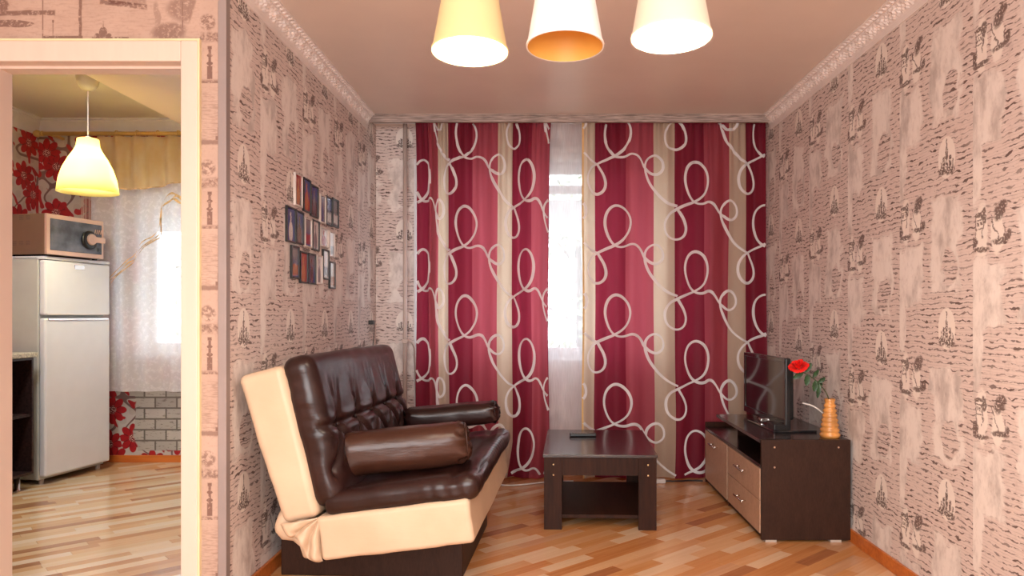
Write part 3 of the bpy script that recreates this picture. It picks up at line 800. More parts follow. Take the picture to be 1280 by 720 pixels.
# seat frame (cream)
def wr(p, q, s1=9, s2=3, amp=.004):
    return amp*mnoise.noise(Vector((p.x*s1, p.y*s2, p.z*s1)))+amp*.5*mnoise.noise(Vector((p.x*s1*2.5, p.y*s2*2, p.z*s1*2.5+9)))
tilt = math.atan2(.08, .585)
c_seat = Matrix.Translation((lx(-.572), SLn/2, .312))@Matrix.Rotation(-tilt, 4, 'Y')
bm = rbox((.60, SLn, .172), .02, .04, lambda p, d: d*wr(p, d), c_seat); obj('seat_frame', bm, M['cream'], sofa, True)
# seat cushion (brown)
def f_seat(p, d):
    e = wr(p, d, 5, 5, .005)
    if d.z > .5:
        e += .012*math.cos(p.x*PI/.62)*math.cos(p.y*PI/1.3)
        e += -.012*math.exp(-((p.x-.21)/.014)**2)-.020*(math.exp(-((p.y+.40)/.10)**2)+math.exp(-((p.y-.50)/.10)**2))
    if abs(d.y) > .3 or d.x > .3:
        e += .0022*math.sin((p.x-p.y)*130+6*mnoise.noise(p*5))*max(0, mnoise.noise(p*4+Vector((1, 0, 0)))+.1)*2
    return d*e
c_cush = Matrix.Translation((lx(-.555), SLn/2, .439))@Matrix.Rotation(-tilt, 4, 'Y')
bm = rbox((.615, SLn-.01, .10), .043, .016, f_seat, c_cush); obj('seat_cushion', bm, M['leather'], sofa, True)
# backrest frame (cream)
lean = math.atan2(.150, .60)
c_back = Matrix.Translation((lx(-1.020), SLn/2, .632))@Matrix.Rotation(-lean, 4, 'Y')
bm = rbox((.165, SLn, .60), .03, .04, lambda p, d: d*wr(p, d, 6, 3, .005)+Vector((.022*(p.z/.3)*(1 if p.x < 0 else -.0)*-1, 0, 0)), c_back); obj('backrest_frame', bm, M['cream'], sofa, True)
# back cushion (brown, tufted)
btn = [(-SLn/2+.17+.235*i, .0) for i in range(5)]
low = [(-SLn/2+.05+.235*i, -.17) for i in range(6)]
def segd(p, a, b):
    ax, az = a; bx_, bz = b; vx, vz = bx_-ax, bz-az; t = max(0, min(1, ((p[0]-ax)*vx+(p[1]-az)*vz)/(vx*vx+vz*vz)))
    return math.hypot(p[0]-ax-vx*t, p[1]-az-vz*t), t
SEG = []
for i, b in enumerate(btn):
    if i < 4: SEG.append((b, btn[i+1], 1.0, False))
    SEG.append((b, low[i], .8, False)); SEG.append((b, low[i+1], .8, False))
    for dx in (-.05, .02, .07): SEG.append((b, (b[0]+dx, .24), .55, True))
SEG.append(((-SLn/2+.01, .01), btn[0], .8, False)); SEG.append((btn[4], (SLn/2-.01, -.01), .8, False))
def f_back(p, d):
    e = wr(p, d, 5, 5, .006)
    if d.x > .35:
        w = min(1, (d.x-.35)*3); q = (p.y, p.z)
        e += .018*math.cos(p.y*PI/1.3)*w
        dm = 0
        for b in btn+low: dm = min(dm, -.030*math.exp(-((p.y-b[0])**2+(p.z-b[1])**2)/.0016))
        cr = 0
        for a, b, s, fade in SEG:
            dd, t = segd(q, a, b); k = s*((1-t) if fade else 1); v = -.017*k*math.exp(-(dd/.011)**2)+.006*k*math.exp(-((dd-.03)/.014)**2); 
            if abs(v) > abs(cr): cr = v
        e += (dm+cr)*w
    else:
        e += .003*math.sin(p.z*120+p.x*40+5*mnoise.noise(p*6))*max(0, mnoise.noise(p*4+Vector((3, 0, 0)))+.2)*2
    return d*e
c_bc = Matrix.Translation((lx(-.905), SLn/2, .682))@Matrix.Rotation(-math.radians(13.5), 4, 'Y')
bm = rbox((.13, SLn-.02, .60), .055, .0115, f_back, c_bc); obj('back_cushion', bm, M['leather'], sofa, True)
for by, bz in btn:
    bm = bmesh.new(); bmesh.ops.create_uvsphere(bm, u_segments=10, v_segments=6, radius=.009, matrix=Matrix.Translation(c_bc@Vector((.055, by, bz)))); obj('cushion_button', bm, M['leather'], sofa, True)
# gathered cream cover at the hinge
def crumple(Y0, name, mirror=False):
    inv = (Matrix.Translation(sofa.location)@Matrix.Rotation(sofa.rotation_euler.z, 4, 'Z')).inverted()
    outer = smooth_pts([(350, 654), (357, 668), (364, 672), (371, 671), (378, 683), (382, 694), (391, 702), (399, 703), (404, 701)], 2)
    ap = (400, 646); bm = bmesh.new(); g = []; NR = 18
    fine = []
    for a, b in zip(outer, outer[1:]):
        for k in range(3): fine.append((a[0]+(b[0]-a[0])*k/3, a[1]+(b[1]-a[1])*k/3))
    fine.append(outer[-1]); m = len(fine)-1
    for i, q in enumerate(fine):
        t = i/m; row = []
        for j in range(NR+1):
            r = j/NR; x = ap[0]+(q[0]-ap[0])*r; y = ap[1]+(q[1]-ap[1])*r
            ridge = abs(math.sin(t*9.5+.4+.6*math.sin(r*4)))*.034*r**.7*(1 if r < .9 else (1-r)/.1) + .010*mnoise.noise(Vector((t*7, r*4, 2)))*r
            P = px(x, y, Y0); P.y = Y0-.004-ridge; P = inv@P
            if mirror: P.y = SLn-P.y
            row.append(bm.verts.new(P))
        g.append(row)
    for i in range(m):
        for j in range(NR): bm.faces.new((g[i][j], g[i+1][j], g[i+1][j+1], g[i][j+1]))
    bmesh.ops.remove_doubles(bm, verts=bm.verts, dist=1e-5)
    obj(name, bm, M['cream'], sofa, True)
crumple(2.845, 'gathered_cover'); crumple(2.845, 'gathered_cover', True)
bm = rbox((.20, SLn-.03, .12), .03, .03, lambda p, d: d*(.010*math.sin(p.x*50+p.z*40)+wr(p, d, 8, 3, .01)), Matrix.Translation((lx(-.955), SLn/2+.012, .29))@Matrix.Rotation(math.radians(40), 4, 'Y')); obj('hinge_cover', bm, M['cream'], sofa, True)

def bolster(label, p0, p1, w, h, mat, grp):
    p0, p1 = Vector(p0), Vector(p1); d = p1-p0; L = d.length; c = (p0+p1)/2
    t = thing('bolster_cushion', label, 'cushion', (c.x, c.y, c.z-h/2), 0, grp)
    rot = Vector((1, 0, 0)).rotation_difference(d.normalized()).to_matrix().to_4x4()
    def f(p, n):
        e = wr(p, n, 6, 6, .006)
        if abs(n.x) > .3: e += .009*math.sin(math.atan2(p.z, p.y)*9+3*mnoise.noise(p*11))
        edge = max(0, abs(p.x)-(L/2-.07))/.07
        e += edge*.007*math.sin(math.atan2(p.z, p.y)*14)
        return n*e
    bm = rbox((L, w, h), min(w, h)*.40, .014, f, Matrix.Translation((0, 0, h/2))@rot); obj('cover', bm, mat, t, True)
    bm = bmesh.new(); pts = []
    for i in range(33):
        a = 2*PI*i/32; r1, r2 = w*.43, h*.43
        k = (abs(math.cos(a))**3+abs(math.sin(a))**3)**(-1/3)
        pts.append((Matrix.Translation((0, 0, h/2))@rot)@Vector((L/2-.018, r1*k*math.cos(a), r2*k*math.sin(a))))
    tube(bm, pts, .0035, 6); obj('piping', bm, mat, t, True)
bolster('near rectangular brown leather bolster lying across the front of the sofa seat', (-.870, 3.06, .552), (-.315, 3.15, .598), .19, .180, M['leather2'], 'brown leather bolsters')
bolster('far flat dark brown leather bolster at the curtain end of the sofa', (-.745, 3.98, .572), (-.245, 3.99, .618), .19, .115, M['leather'], 'brown leather bolsters')

# ------------------------------------------------------------------ coffee table
tb = thing('coffee_table', 'dark wenge coffee table with lower shelf in front of the window', 'table', (.0, 3.90, 0), math.radians(-2.0))
TW, TL, TZ = .594, .84, .399
bm = bmesh.new(); box(bm, (-.006, -.008, TZ-.016), (TW+.006, TL, TZ), .002); obj('tabletop', bm, M['wenge_top'], tb)
for (x, y) in ((0, 0), (TW-.095, 0), (0, TL-.03), (TW-.095, TL-.03)):
    bm = bmesh.new(); box(bm, (x, y, 0), (x+.095, y+.025, TZ-.016), .0015)
    box(bm, (x if x < .1 else x+.070, y+(.025 if y < .1 else -.06), 0), (x+(.025 if x < .1 else .095), y+(.085 if y < .1 else 0), TZ-.016), .0015)
    lg = obj('leg', bm, M['wenge'], tb)
    if y < .1:
        for zz in (.345, .290):
            bm = bmesh.new(); bmesh.ops.create_uvsphere(bm, u_segments=8, v_segments=6, radius=.0045, matrix=Matrix.Translation((x+.05, y-.001, zz))); obj('screw_cap', bm, M['gold'], lg)
bm = bmesh.new(); box(bm, (.095, .008, TZ-.112), (TW-.095, .024, TZ-.016)); obj('front_apron', bm, M['wenge'], tb)
bm = bmesh.new(); box(bm, (.095, TL-.024, TZ-.112), (TW-.095, TL-.008, TZ-.016)); obj('rear_apron', bm, M['wenge'], tb)
for x in (.006, TW-.024): bx('side_apron', (x, .085, TZ-.112), (x+.018, TL-.09, TZ-.016), M['wenge'], tb)
bx('lower_shelf', (.03, .03, .055), (TW-.026, TL-.035, .073), M['wenge'], tb)
rm = thing('remote_control', 'black television remote lying on the dark coffee table', 'remote', (.235, 4.47, TZ+.0005), math.radians(2))
bm = bmesh.new(); box(bm, (-.08, -.022, 0), (.08, .022, .020), .006); obj('case', bm, M['black'], rm)
bm = bmesh.new()
for i in range(6):
    for j in range(3): box(bm, (-.065+i*.018, -.014+j*.011, .0195), (-.055+i*.018, -.007+j*.011, .0215))
obj('buttons', bm, M['vent'], rm)
# ------------------------------------------------------------------ TV stand
st = thing('tv_stand', 'low wenge and pale oak television cabinet along the right wall', 'tv stand', (1.088, 3.68, 0))
W, L1, L2, ZT = .445, .67, 1.29, .512
bm = bmesh.new(); box(bm, (0, 0, .012), (W, .018, ZT), .0015); obj('side_panel', bm, M['wenge_end'], st)
bm = bmesh.new(); box(bm, (0.0, L1-.009, .012), (W, L1+.009, .365)); obj('divider_panel', bm, M['wenge'], st)
bm = bmesh.new(); box(bm, (0, L2-.018, .012), (W, L2, .415)); obj('side_panel', bm, M['wenge'], st)
bm = bmesh.new(); box(bm, (.02, .018, .03), (W, L2-.018, .046)); obj('bottom_panel', bm, M['wenge'], st)
bm = bmesh.new(); box(bm, (0.012, .018, .012), (.024, L2-.018, .034)); obj('plinth', bm, M['wenge'], st)
bm = bmesh.new(); box(bm, (-.002, .018, .368), (W, L2-.018, .386), .0015); obj('middle_shelf', bm, M['wenge_top'], st)
bm = bmesh.new(); box(bm, (-.004, .0181, ZT-.018), (W, .95, ZT), .0015); obj('top_panel', bm, M['wenge_top'], st)
bm = bmesh.new(); box(bm, (W-.012, .018, .046), (W-.004, L2-.018, .368)); box(bm, (W-.012, .018, .386), (W-.004, .90, ZT-.018)); obj('rear_panel', bm, M['wenge'], st)
bx('support_panel', (.12, .90, .386), (W-.012, .918, ZT-.018), M['wenge'], st)
def front(name, y0, y1, z0, z1):
    bm = bmesh.new(); box(bm, (-.004, y0, z0), (.014, y1, z1), .001); d = obj(name, bm, M['oak'], st)
    bm = bmesh.new(); yc, zc = (y0+y1)/2, z1-(.055 if name == 'door' else (z1-z0)*.40)
    tube(bm, [(-.030, yc-.085, zc), (-.030, yc+.085, zc)], .0055, 10)
    for s in (-.055, .055): tube(bm, [(-.004, yc+s, zc), (-.030, yc+s, zc)], .004, 8)
    obj('handle', bm, M['chrome'], d, True)
front('door', L1+.012, L2-.021, .040, .364)
front('drawer', .021, L1-.012, .206, .364); front('drawer', .021, L1-.012, .040, .202)
for (x, y) in ((.02, .0), (W-.10, .0), (.02, L2-.06), (W-.10, L2-.06)): bx('foot', (x, y+.001, 0), (x+.055, y+.05, .012), M['rubber'], st)
for (x, z) in ((.065, .475), (.385, .475), (.065, .375)):
    bm = bmesh.new(); bmesh.ops.create_uvsphere(bm, u_segments=8, v_segments=6, radius=.005, matrix=Matrix.Translation((x, 0, z))); obj('screw_cap', bm, M['oak'], st)
# television
A, B = Vector((1.290, 3.93, 0)), Vector((1.255, 4.60, 0)); dv = (B-A); TLn = dv.length; ang = math.atan2(dv.y, dv.x)
tv = thing('television', 'black flat screen television on the low cabinet, seen at an angle', 'television', (A.x, A.y, ZT), ang)
zb, zt = .026, .392
bm = bmesh.new(); box(bm, (0, -.030, zb), (TLn, .0, zt), .006); box(bm, (.04, -.062, zb+.03), (TLn-.04, -.025, zt-.03), .01); obj('housing', bm, M['black'], tv)
bm = bmesh.new(); box(bm, (.022, -.0005, zb+.036), (TLn-.022, .0015, zt-.022)); obj('screen', bm, M['gloss'], tv)
bm = bmesh.new()
for lo, hi in (((0, 0, zb), (TLn, .006, zb+.034)), ((0, 0, zt-.02), (TLn, .006, zt)), ((0, 0, zb+.034), (.02, .006, zt-.02)), ((TLn-.02, 0, zb+.034), (TLn, .006, zt-.02))): box(bm, lo, hi, .001)
obj('bezel', bm, M['gloss'], tv)
bm = bmesh.new()
box(bm, (-.03, .050, 0), (.40, .075, .012), .004); box(bm, (-.03, -.16, 0), (.0, .075, .012), .004)
obj('stand_base', bm, M['gloss'], tv)
bm = bmesh.new(); vs = box(bm, (.0, -.030, .004), (.10, .062, .040), .004); obj('stand_neck', bm, M['black'], tv)
bm = bmesh.new(); box(bm, (.29, -.005, .010), (.34, .03, .030), .002); obj('stand_brace', bm, M['chrome'], tv)
# white cable on the wall
bm = bmesh.new(); tube(bm, smooth_pts([(1.40, 3.99, .66), (1.46, 3.97, .645), (1.50, 3.92, .60), (1.53, 3.88, .545), (1.540, 3.90, .53)], 2), .0045, 8)
tag(obj('television_cable', bm, M['cable'], smooth=True), 'white cable running from behind the television to the right wall', 'cable')
# vase
vz = thing('ringed_vase', 'amber ceramic vase with stacked rings on the cabinet corner by the wall', 'vase', (1.462, 3.765, ZT))
pf = [(.001, 0), (.044, 0)]; z = 0
for k in range(7):
    r0 = .050-.0035*k; 
    for t in (0, .25, .5, .75): pf.append((r0-.004+.006*math.sin(PI*t+.01)-.0006*t*4*.6, .002+k*.0245+t*.0245))
pf += [(.023, .174), (.025, .186), (.028, .196), (.025, .197), (.020, .17), (.001, .165)]
bm = bmesh.new(); lathe(bm, pf, seg=40); obj('body', bm, M['orange_vase'], vz, True)
# rose
ro = thing('rose', 'single red rose with green leaves standing in the amber vase', 'flower', (1.462, 3.765, ZT+.12))
fc = Vector((1.302-1.462, 0.0, (.875-.632)))
stem = smooth_pts([(0, 0, 0), (0, 0, .06), (-.02, 0, .115), (-.065, 0, .165), (-.11, .0, .20), (fc.x+.02, 0, fc.z-.03), tuple(fc-Vector((0, 0, .012)))], 2)
bm = bmesh.new(); tube(bm, stem, .003, 6); obj('stem', bm, M['stem'], ro, True)
rnd = random.Random(4)
for k in range(17):
    lay = 0 if k < 4 else (1 if k < 9 else 2)
    a0 = k*2.4+rnd.uniform(-.2, .2); r0 = (.010, .024, .036)[lay]; hh = (.050, .048, .040)[lay]; spread = (.1, .5, 1.5)[lay]
    bm = bmesh.new(); g = []
    for i in range(7):
        row = []
        for j in range(6):
            u = (i/6-.5)*2; v = j/5
            wdt = (.5+.9*math.sin(min(1, v*1.15)*PI*.62))*(1-.10*v); th = a0+u*.62*wdt
            rr = r0*(.25+.75*v**.6)+.010*v*v*spread+.004*v*math.sin(u*3+k); zz = -.015+hh*v*(1-.12*u*u)-.020*v**3*spread*.9
            row.append(bm.verts.new((fc.x+rr*math.cos(th), fc.y+rr*math.sin(th), fc.z+zz)))
        g.append(row)
    for i in range(6):
        for j in range(5): bm.faces.new((g[i][j], g[i+1][j], g[i+1][j+1], g[i][j+1]))
    bmesh.ops.rotate(bm, cent=fc, matrix=Matrix.Rotation(math.radians(-18), 3, 'Y')@Matrix.Rotation(math.radians(24), 3, 'X'), verts=bm.verts)
    obj('petal', bm, M['petal'], ro, True)
for k, (bp, tip, w) in enumerate((((-.135, 0, .215), (-.190, .0, .180), .016), ((-.115, 0, .203), (-.125, -.01, .145), .017), ((-.09, 0, .185), (-.055, .01, .225), .012), ((-.075, 0, .17), (-.085, -.01, .115), .016),
                                  ((-.06, 0, .16), (-.025, 0, .185), .012), ((-.055, 0, .155), (-.065, 0, .08), .013), ((-.07, 0, .165), (-.035, .01, .145), .012), ((-.125, 0, .21), (-.095, .0, .26), .013))):
    b, t = Vector(bp), Vector(tip); d = t-b; s = d.cross(Vector((0, 1, 0))).normalized(); bm = bmesh.new(); L_ = []; Rr = []; Cc = []
    for i in range(8):
        q = i/7; p = b+d*q+Vector((0, -.006*math.sin(q*PI), 0)); ww = w*math.sin(PI*min(1, q*.92+.04))**.8*(1-.12*(i % 2))
        L_.append(bm.verts.new(p+s*ww+Vector((0, -.004, 0)))); Cc.append(bm.verts.new(p)); Rr.append(bm.verts.new(p-s*ww+Vector((0, -.004, 0))))
    for i in range(7): bm.faces.new((L_[i], Cc[i], Cc[i+1], L_[i+1])); bm.faces.new((Cc[i], Rr[i], Rr[i+1], Cc[i+1]))
    obj('leaf', bm, M['leaf'], ro, True)

# ------------------------------------------------------------------ photo strips on the left wall
def print_mat(i, top, bot, subj, kind):
    n = N('photo_print'); u, v = uvcoords(n); uv = n.comb(u, v, 0.0)
    w = n.noise(n.comb(u*3, v*6, i*3.1), 1, 4, .7)
    c = n.mix(n.ss(v+(w-.5)*.3, .25, .75), bot, top)
    s = n.mx(n.ell(u, v, .5, .30, .22, .30, .3), n.box(u+(w-.5)*.3, v, .5, .5, .07, .34, .05)) if kind else n.box(u, v+(w-.5)*.2, .5, .28, .42, .16, .05)
    c = n.mix(s*.85, c, subj); c = n.mix(n.ss(n.noise(uv, 14+i, 3, .7), .52, .7)*.5, c, (.05, .03, .05))
    n.setin(n.b.inputs['Base Color'], c); n.b.inputs['Roughness'].default_value = .12; return n.m
red, blu, wht, gry, org, brn = (.36, .02, .015), (.05, .07, .24), (.72, .68, .66), (.20, .17, .20), (.50, .14, .03), (.10, .035, .02)
FR = [(112, 153, 62, 238, 1, red, brn, org, 1, 'dark red'), (158, 198, 88, 268, 0, blu, red, org, 1, 'blue and orange'), (198, 238, 125, 295, 0, blu, brn, gry, 1, 'dark blue'),
      (246, 278, 175, 330, 1, gry, brn, blu, 1, 'grey blue'), (280, 312, 187, 342, 0, blu, brn, wht, 0, 'dark with a white lower corner'), (313, 346, 198, 350, 0, brn, brn, wht, 0, 'brown with a white lower half'),
      (68, 117, 238, 430, 0, blu, blu, wht, 1, 'violet blue'), (118, 160, 262, 440, 0, blu, gry, brn, 1, 'blue grey'), (165, 203, 300, 458, 1, gry, blu, red, 0, 'violet and red'),
      (206, 243, 312, 475, 0, wht, wht, gry, 1, 'almost white'), (246, 292, 348, 455, 1, wht, wht, red, 1, 'white with a dark red edge'), (296, 326, 372, 512, 1, wht, wht, gry, 0, 'plain white'),
      (93, 136, 448, 625, 0, gry, blu, org, 0, 'grey with an orange foot'), (140, 182, 480, 650, 0, red, red, org, 1, 'bright red and orange'), (184, 224, 490, 655, 0, gry, blu, brn, 1, 'violet grey'),
      (228, 260, 500, 655, 1, wht, wht, gry, 1, 'pale white'), (262, 296, 470, 630, 0, wht, wht, gry, 0, 'white'), (298, 328, 535, 680, 0, wht, wht, org, 0, 'white with an orange spot')]
RowN = ['top row', 'middle row', 'bottom row']; ORD = ['first', 'second', 'third', 'fourth', 'fifth', 'sixth']
for i, (a, b, t0, b0, pale, c1, c2, c3, kd, desc) in enumerate(FR):
    xa, xb = 340+a/4.24, 340+b/4.24; Ya, Yb = -XL*F/(VX-xa), -XL*F/(VX-xb); Ym = Ya
    zt_ = EYE+(VY-(200+t0/4.235))*Ya/F; zb_ = EYE+(VY-(200+b0/4.235))*Ya/F
    fw = .008; row, k = divmod(i, 6)
    f = thing('photo_frame', '%s photo frame, %s print, %s in the %s' % ('pale' if pale else 'black', desc, ORD[k], RowN[row]), 'picture frame', (XL, (Ya+Yb)/2, zb_), 0, 'narrow photo frames on the left wall')
    hw = (Yb-Ya)/2-.002; hz = zt_-zb_; bm = bmesh.new()
    for lo, hi in (((0, -hw, 0), (.012, -hw+fw, hz)), ((0, hw-fw, 0), (.012, hw, hz)), ((0, -hw+fw, 0), (.012, hw-fw, fw)), ((0, -hw+fw, hz-fw), (.012, hw-fw, hz))): box(bm, lo, hi, .001)
    obj('frame', bm, M['frame_pale'] if pale else M['frame_black'], f)
    bm = bmesh.new(); uvl = bm.loops.layers.uv.verify(); box(bm, (.0, -hw+fw, fw), (.006, hw-fw, hz-fw))
    for fc_ in bm.faces:
        for l in fc_.loops: l[uvl].uv = ((l.vert.co.y+hw)/(2*hw), l.vert.co.z/hz)
    obj('print', bm, print_mat(i, c1, c2, c3, kd), f)
# small wall plug with lead
pl = thing('wall_plug', 'small black plug with a hanging lead on the wall above the sofa', 'plug', (XL, 5.10, 1.085))
bx('plug_body', (0, -.03, -.014), (.035, .02, .014), M['black'], pl, .003)
bm = bmesh.new(); tube(bm, smooth_pts([(.03, 0, 0), (.034, .01, -.05), (.02, .0, -.2), (.02, -.1, -.6)], 2), .003, 6); obj('lead', bm, M['black'], pl, True)
# lead at the foot of the curtains
bm = bmesh.new(); tube(bm, smooth_pts([(-.35, 4.93, .008), (-.25, 4.86, .008), (-.12, 4.90, .008), (0, 4.97, .008), (.2, 5.0, .008)], 2), .005, 6)
tag(obj('floor_cable', bm, M['cable'], smooth=True), 'thin white cable on the floor at the foot of the left curtain', 'cable')
bx_ = thing('power_strip', 'cream power strip on the floor at the foot of the right curtain', 'power strip', (.86, 4.985, 0), math.radians(4))
bm = bmesh.new(); box(bm, (-.16, -.02, 0), (-.04, .02, .028), .005); obj('case', bm, M['hem'] if 0 else M['cable'], bx_)
bm = bmesh.new(); tube(bm, smooth_pts([(-.04, 0, .012), (.05, -.01, .012), (.14, .01, .012), (.22, .0, .01)], 2), .006, 6); obj('lead', bm, M['black'], bx_, True)

# ------------------------------------------------------------------ kitchen
fa = math.atan2(.56, .10)
fg = thing('refrigerator', 'white two-door refrigerator in the kitchen seen through the doorway', 'refrigerator', (-3.32, 4.90, 0), fa)
# local x runs along the front (to the far side), local +y points back into the cabinet
FW, FD, FH = .57, .56, 1.53
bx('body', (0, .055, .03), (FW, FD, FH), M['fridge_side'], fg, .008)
def fdoor(name, z0, z1):
    bm = bmesh.new(); box(bm, (.0, 0, z0), (FW, .05, z1), .012); d = obj(name, bm, M['fridge'], fg, True); 
    for p in d.data.polygons: p.use_smooth = False
    return d
d1 = fdoor('freezer_door', 1.135, 1.505); d2 = fdoor('fridge_door', .055, 1.115)
bx('door_grip', (.02, -.006, 1.100), (FW-.02, .006, 1.114), M['chrome'], d2, .002)
bx('door_grip', (.02, -.003, 1.136), (FW-.02, .006, 1.146), M['white'], d1, .002)
bx('badge', (FW*.42, -.003, 1.455), (FW*.58, .001, 1.485), M['chrome'], d1, .002)
bx('top_panel', (0, .0, 1.508), (FW, FD, 1.53), M['fridge'], fg, .004)
for x, y in ((.04, .07), (FW-.04, .07), (.04, FD-.05), (FW-.04, FD-.05)):
    bm = bmesh.new(); lathe(bm, [(.016, 0), (.016, .032)], (x, y, 0), 12, close=True); obj('foot', bm, M['rubber'], fg)
# microwave
mw = thing('microwave', 'champagne coloured microwave with grey glass door on top of the refrigerator', 'microwave', (-3.30, 4.885, 1.531), math.atan2(.47, .10))
MW, MD, MH = .475, .36, .282
for x, y in ((.03, .05), (MW-.03, .05), (.03, MD-.05), (MW-.03, MD-.05)): bx('foot', (x-.012, y-.012, 0), (x+.012, y+.012, .010), M['black'], mw)
bx('case', (0, .02, .010), (MW, MD, MH), M['micro'], mw, .004)
bx('front_bezel', (0, 0, .010), (MW, .02, MH), M['micro_frame'], mw, .003)
bm = bmesh.new(); box(bm, (.025, -.004, .040), (MW-.02, .002, MH-.03), .003); obj('glass_door', bm, simple('smoked_glass', (.10, .105, .13), .12, var=.3, scale=9), mw)
bm = bmesh.new(); lathe(bm, [(.001, 0), (.062, 0), (.066, .008), (.045, .012), (.001, .012)], seg=32, M4=Matrix.Translation((MW-.135, -.004, .135))@Matrix.Rotation(PI/2, 4, 'X')); obj('dial_ring', bm, M['black'], mw, True)
bm = bmesh.new(); lathe(bm, [(.001, .02), (.036, .02), (.040, .012), (.040, 0)], seg=32, M4=Matrix.Translation((MW-.125, -.008, .140))@Matrix.Rotation(PI/2, 4, 'X')); box(bm, (MW-.095, -.02, .122), (MW-.004, -.003, .162), .003); obj('dial', bm, M['micro_frame'], mw)
bx('button', (MW-.058, -.008, .060), (MW-.030, -.003, .085), M['black'], mw, .001)
for i in range(4):
    bm = bmesh.new(); tube(bm, [(MW-.085+i*.017, -.006, .185), (MW-.078+i*.017, -.006, .215)], .003, 6); obj('indicator', bm, M['micro_frame'], mw)
for i in range(3):
    for z in ((.085, .255) if i < 2 else (.085,)):
        bm = bmesh.new()
        for k in range(4): box(bm, (-.0015, .13+i*.055, z-.012+k*.008), (.001, .165+i*.055, z-.008+k*.008))
        obj('vent', bm, M['vent'], mw)
# base cabinet + worktop
cb = thing('base_cabinet', 'dark open-shelf kitchen cabinet beside the refrigerator', 'cabinet', (-3.88, 4.40, 0))
CX = .54
for y in (0, .400): bx('side_panel', (0, y, .10), (CX, y+.016, .86), M['wenge_k'], cb)
bx('top_panel', (0, .016, .844), (CX, .400, .86), M['wenge_k'], cb); bx('bottom_panel', (0, .016, .10), (CX, .400, .116), M['wenge_k'], cb)
bx('shelf', (0.012, .016, .475), (CX-.01, .400, .491), M['wenge_k'], cb); bx('rear_panel', (.0, .016, .116), (.012, .400, .844), M['wenge_k'], cb)
for x, y in ((.05, .05), (.05, .36), (CX-.06, .05), (CX-.06, .35)):
    bm = bmesh.new(); lathe(bm, [(.022, 0), (.022, .006), (.016, .01), (.016, .10)], (x, y, 0), 16, close=True); obj('leg', bm, M['chrome'], cb, True)
c2 = thing('base_cabinet', 'white-fronted kitchen cabinet mostly hidden by the left door jamb', 'cabinet', (-3.88, 3.60, 0))
bx('body', (0, 0, .10), (CX-.02, .795, .86), M['wenge_k'], c2)
dd = bx('door', (CX-.02, .003, .105), (CX, .792, .855), M['fridge'], c2, .002)
bm = bmesh.new(); tube(bm, smooth_pts([(CX, .74, .72), (CX+.028, .74, .73), (CX+.028, .74, .82), (CX, .74, .83)], 1), .006, 8); obj('handle', bm, M['white'], dd, True)
for y in (.05, .74): 
    bm = bmesh.new(); lathe(bm, [(.022, 0), (.016, .01), (.016, .10)], (CX-.06, y, 0), 16, close=True); obj('leg', bm, M['chrome'], c2, True)
tag(bx('worktop', (-3.898, 3.55, .861), (-3.315, 4.825, .892), M['counter'], None, .004), 'speckled pale green worktop over the kitchen cabinets', 'worktop')
# pendant lamp
pn = thing('pendant_lamp', 'lit yellow bell-shaped pendant lamp hanging in the kitchen', 'pendant lamp', (-2.85, 4.6, KH))
bm = bmesh.new(); lathe(bm, [(.001, -.105), (.035, -.10), (.055, -.07), (.066, -.03), (.068, 0)], seg=28); obj('ceiling_canopy', bm, M['canopy'], pn, True)
bm = bmesh.new(); tube(bm, [(0, 0, -.10), (0, 0, -.42)], .004, 8); obj('cord', bm, M['cable'], pn, True)
zt2 = -.405
prof = [(.050, 0), (.058, -.003), (.062, -.045), (.075, -.075), (.105, -.125), (.135, -.185), (.155, -.25), (.168, -.335)]
bm = bmesh.new(); lathe(bm, [(r, zt2+z) for r, z in prof], seg=48); sh = obj('lamp_shade', bm, M['lampshade_k'], pn, True); md = sh.modifiers.new('t', 'SOLIDIFY'); md.thickness = .003
bm = bmesh.new(); lathe(bm, [(.006, zt2+.02), (.022, zt2+.01), (.024, zt2-.06), (.001, zt2-.06)], seg=16); obj('lamp_holder', bm, M['white'], pn, True)
bm = bmesh.new(); bmesh.ops.create_uvsphere(bm, u_segments=16, v_segments=10, radius=.032, matrix=Matrix.Translation((0, 0, zt2-.10))); obj('bulb', bm, M['bulb'], pn, True)
point('pendant_light', (-2.85, 4.6, KH+zt2-.20), 22, (1, .84, .50), .04)
# curtain rod with rings
zr = EYE+(VY-167)*5.55/F
rd = thing('curtain_rod', 'yellow wooden curtain rod with rings above the kitchen window', 'curtain rod', (-3.84, 5.55, zr))
bm = bmesh.new(); tube(bm, [(.03, 0, 0), (2.45, 0, 0)], .016, 14); obj('pole', bm, M['rodwood'], rd, True)
bm = bmesh.new(); lathe(bm, [(.001, -.03), (.02, -.022), (.028, 0), (.02, .02), (.012, .026), (.02, .034), (.02, .045)], seg=20, M4=Matrix.Translation((.02, 0, 0))@Matrix.Rotation(PI/2, 4, 'Y'), close=True); obj('finial', bm, M['rodwood'], rd, True)
for i in range(11):
    x = .62+i*.155; bm = bmesh.new(); pts = [(x+.004*math.sin(a*PI/8), .026*math.sin(a*PI/8), -.008+.030*math.cos(a*PI/8)) for a in range(17)]; tube(bm, pts, .0035, 6); obj('ring', bm, M['rodwood'], rd, True)
for x in (.12, 1.9): bx('bracket', (x, -.005, -.02), (x+.02, KB-5.55, .0), M['rodwood'], rd)
kc = thing('kitchen_curtain', 'white lace kitchen curtain with gold ribbon swag and organza valance', 'curtain', (0, 0, 0))
hemf = lambda t: .05*math.sin(t*3.0)
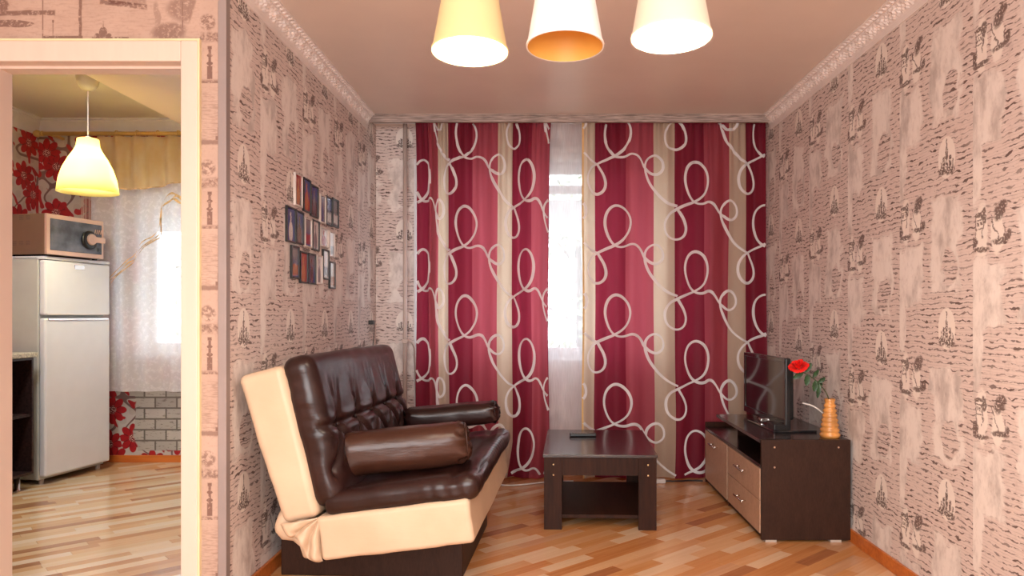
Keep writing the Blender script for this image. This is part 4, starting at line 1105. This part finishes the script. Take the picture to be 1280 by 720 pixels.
drape('lace_panel', -3.40, -1.40, .56, zr-.04, 5.54, .022, 4.5, M['lace'], kc, 240, 40)
zv = EYE+(VY-225)*5.5/F
drape('valance', -3.33, -1.40, zv, zr-.035, 5.49, .016, 7, M['valance'], kc, 260, 14, hem=lambda t: .0-.07*abs(math.sin(t*7.2+.6)))
bm = bmesh.new(); prev = None
for i in range(261):
    t = i/260; x = -3.33+1.93*t; z = zv-.07*abs(math.sin(t*7.2+.6)); y = 5.49+.016*math.sin(x*7*2*PI+1.3*math.sin(x*4))+.008*math.sin(x*7*4.7+z)+.0064*mnoise.noise(Vector((x*6, z*2, 1)))-.003
    cur = (bm.verts.new((x, y, z-.004)), bm.verts.new((x, y, z+.005)))
    if prev: bm.faces.new((prev[0], cur[0], cur[1], prev[1]))
    prev = cur
obj('valance_trim', bm, M['gold'], kc)
rnd = random.Random(8)
sw = [(139, 350), (150, 340), (160, 333), (168, 326), (172, 316), (180, 306), (195, 298), (203, 290), (203, 272), (204, 258), (212, 249), (220, 244), (228, 252), (236, 250), (246, 240)]
for k in range(3):
    pts = [px(x+rnd.uniform(-2, 2), y+k*4.5-5+rnd.uniform(-3, 3), 5.50) for x, y in sw]; pts = smooth_pts(pts, 2); bm = bmesh.new(); prev = None
    for i, p in enumerate(pts):
        w = .004+.005*abs(math.sin(i*.55+k*2)); p = Vector(p); y = p.y-.01-.004*math.sin(i*.7)
        cur = (bm.verts.new((p.x-w*.6, y, p.z-w)), bm.verts.new((p.x+w*.6, y-.003, p.z+w)))
        if prev: bm.faces.new((prev[0], cur[0], cur[1], prev[1]))
        prev = cur
    obj('ribbon', bm, M['gold'], kc)
bm = bmesh.new()
for i in range(26):
    x = -3.52+i*.0075; tube(bm, [(x, 5.60+.006*math.sin(i*2), zr-.03), (x+.004*math.sin(i), 5.60, 1.5), (x+.01*math.sin(i*3), 5.60+.006*math.cos(i), .8)], .0022, 4)
sc_ = obj('string_fringe', bm, M['string'], kc); tag(sc_, 'beige string threads', kind='stuff')
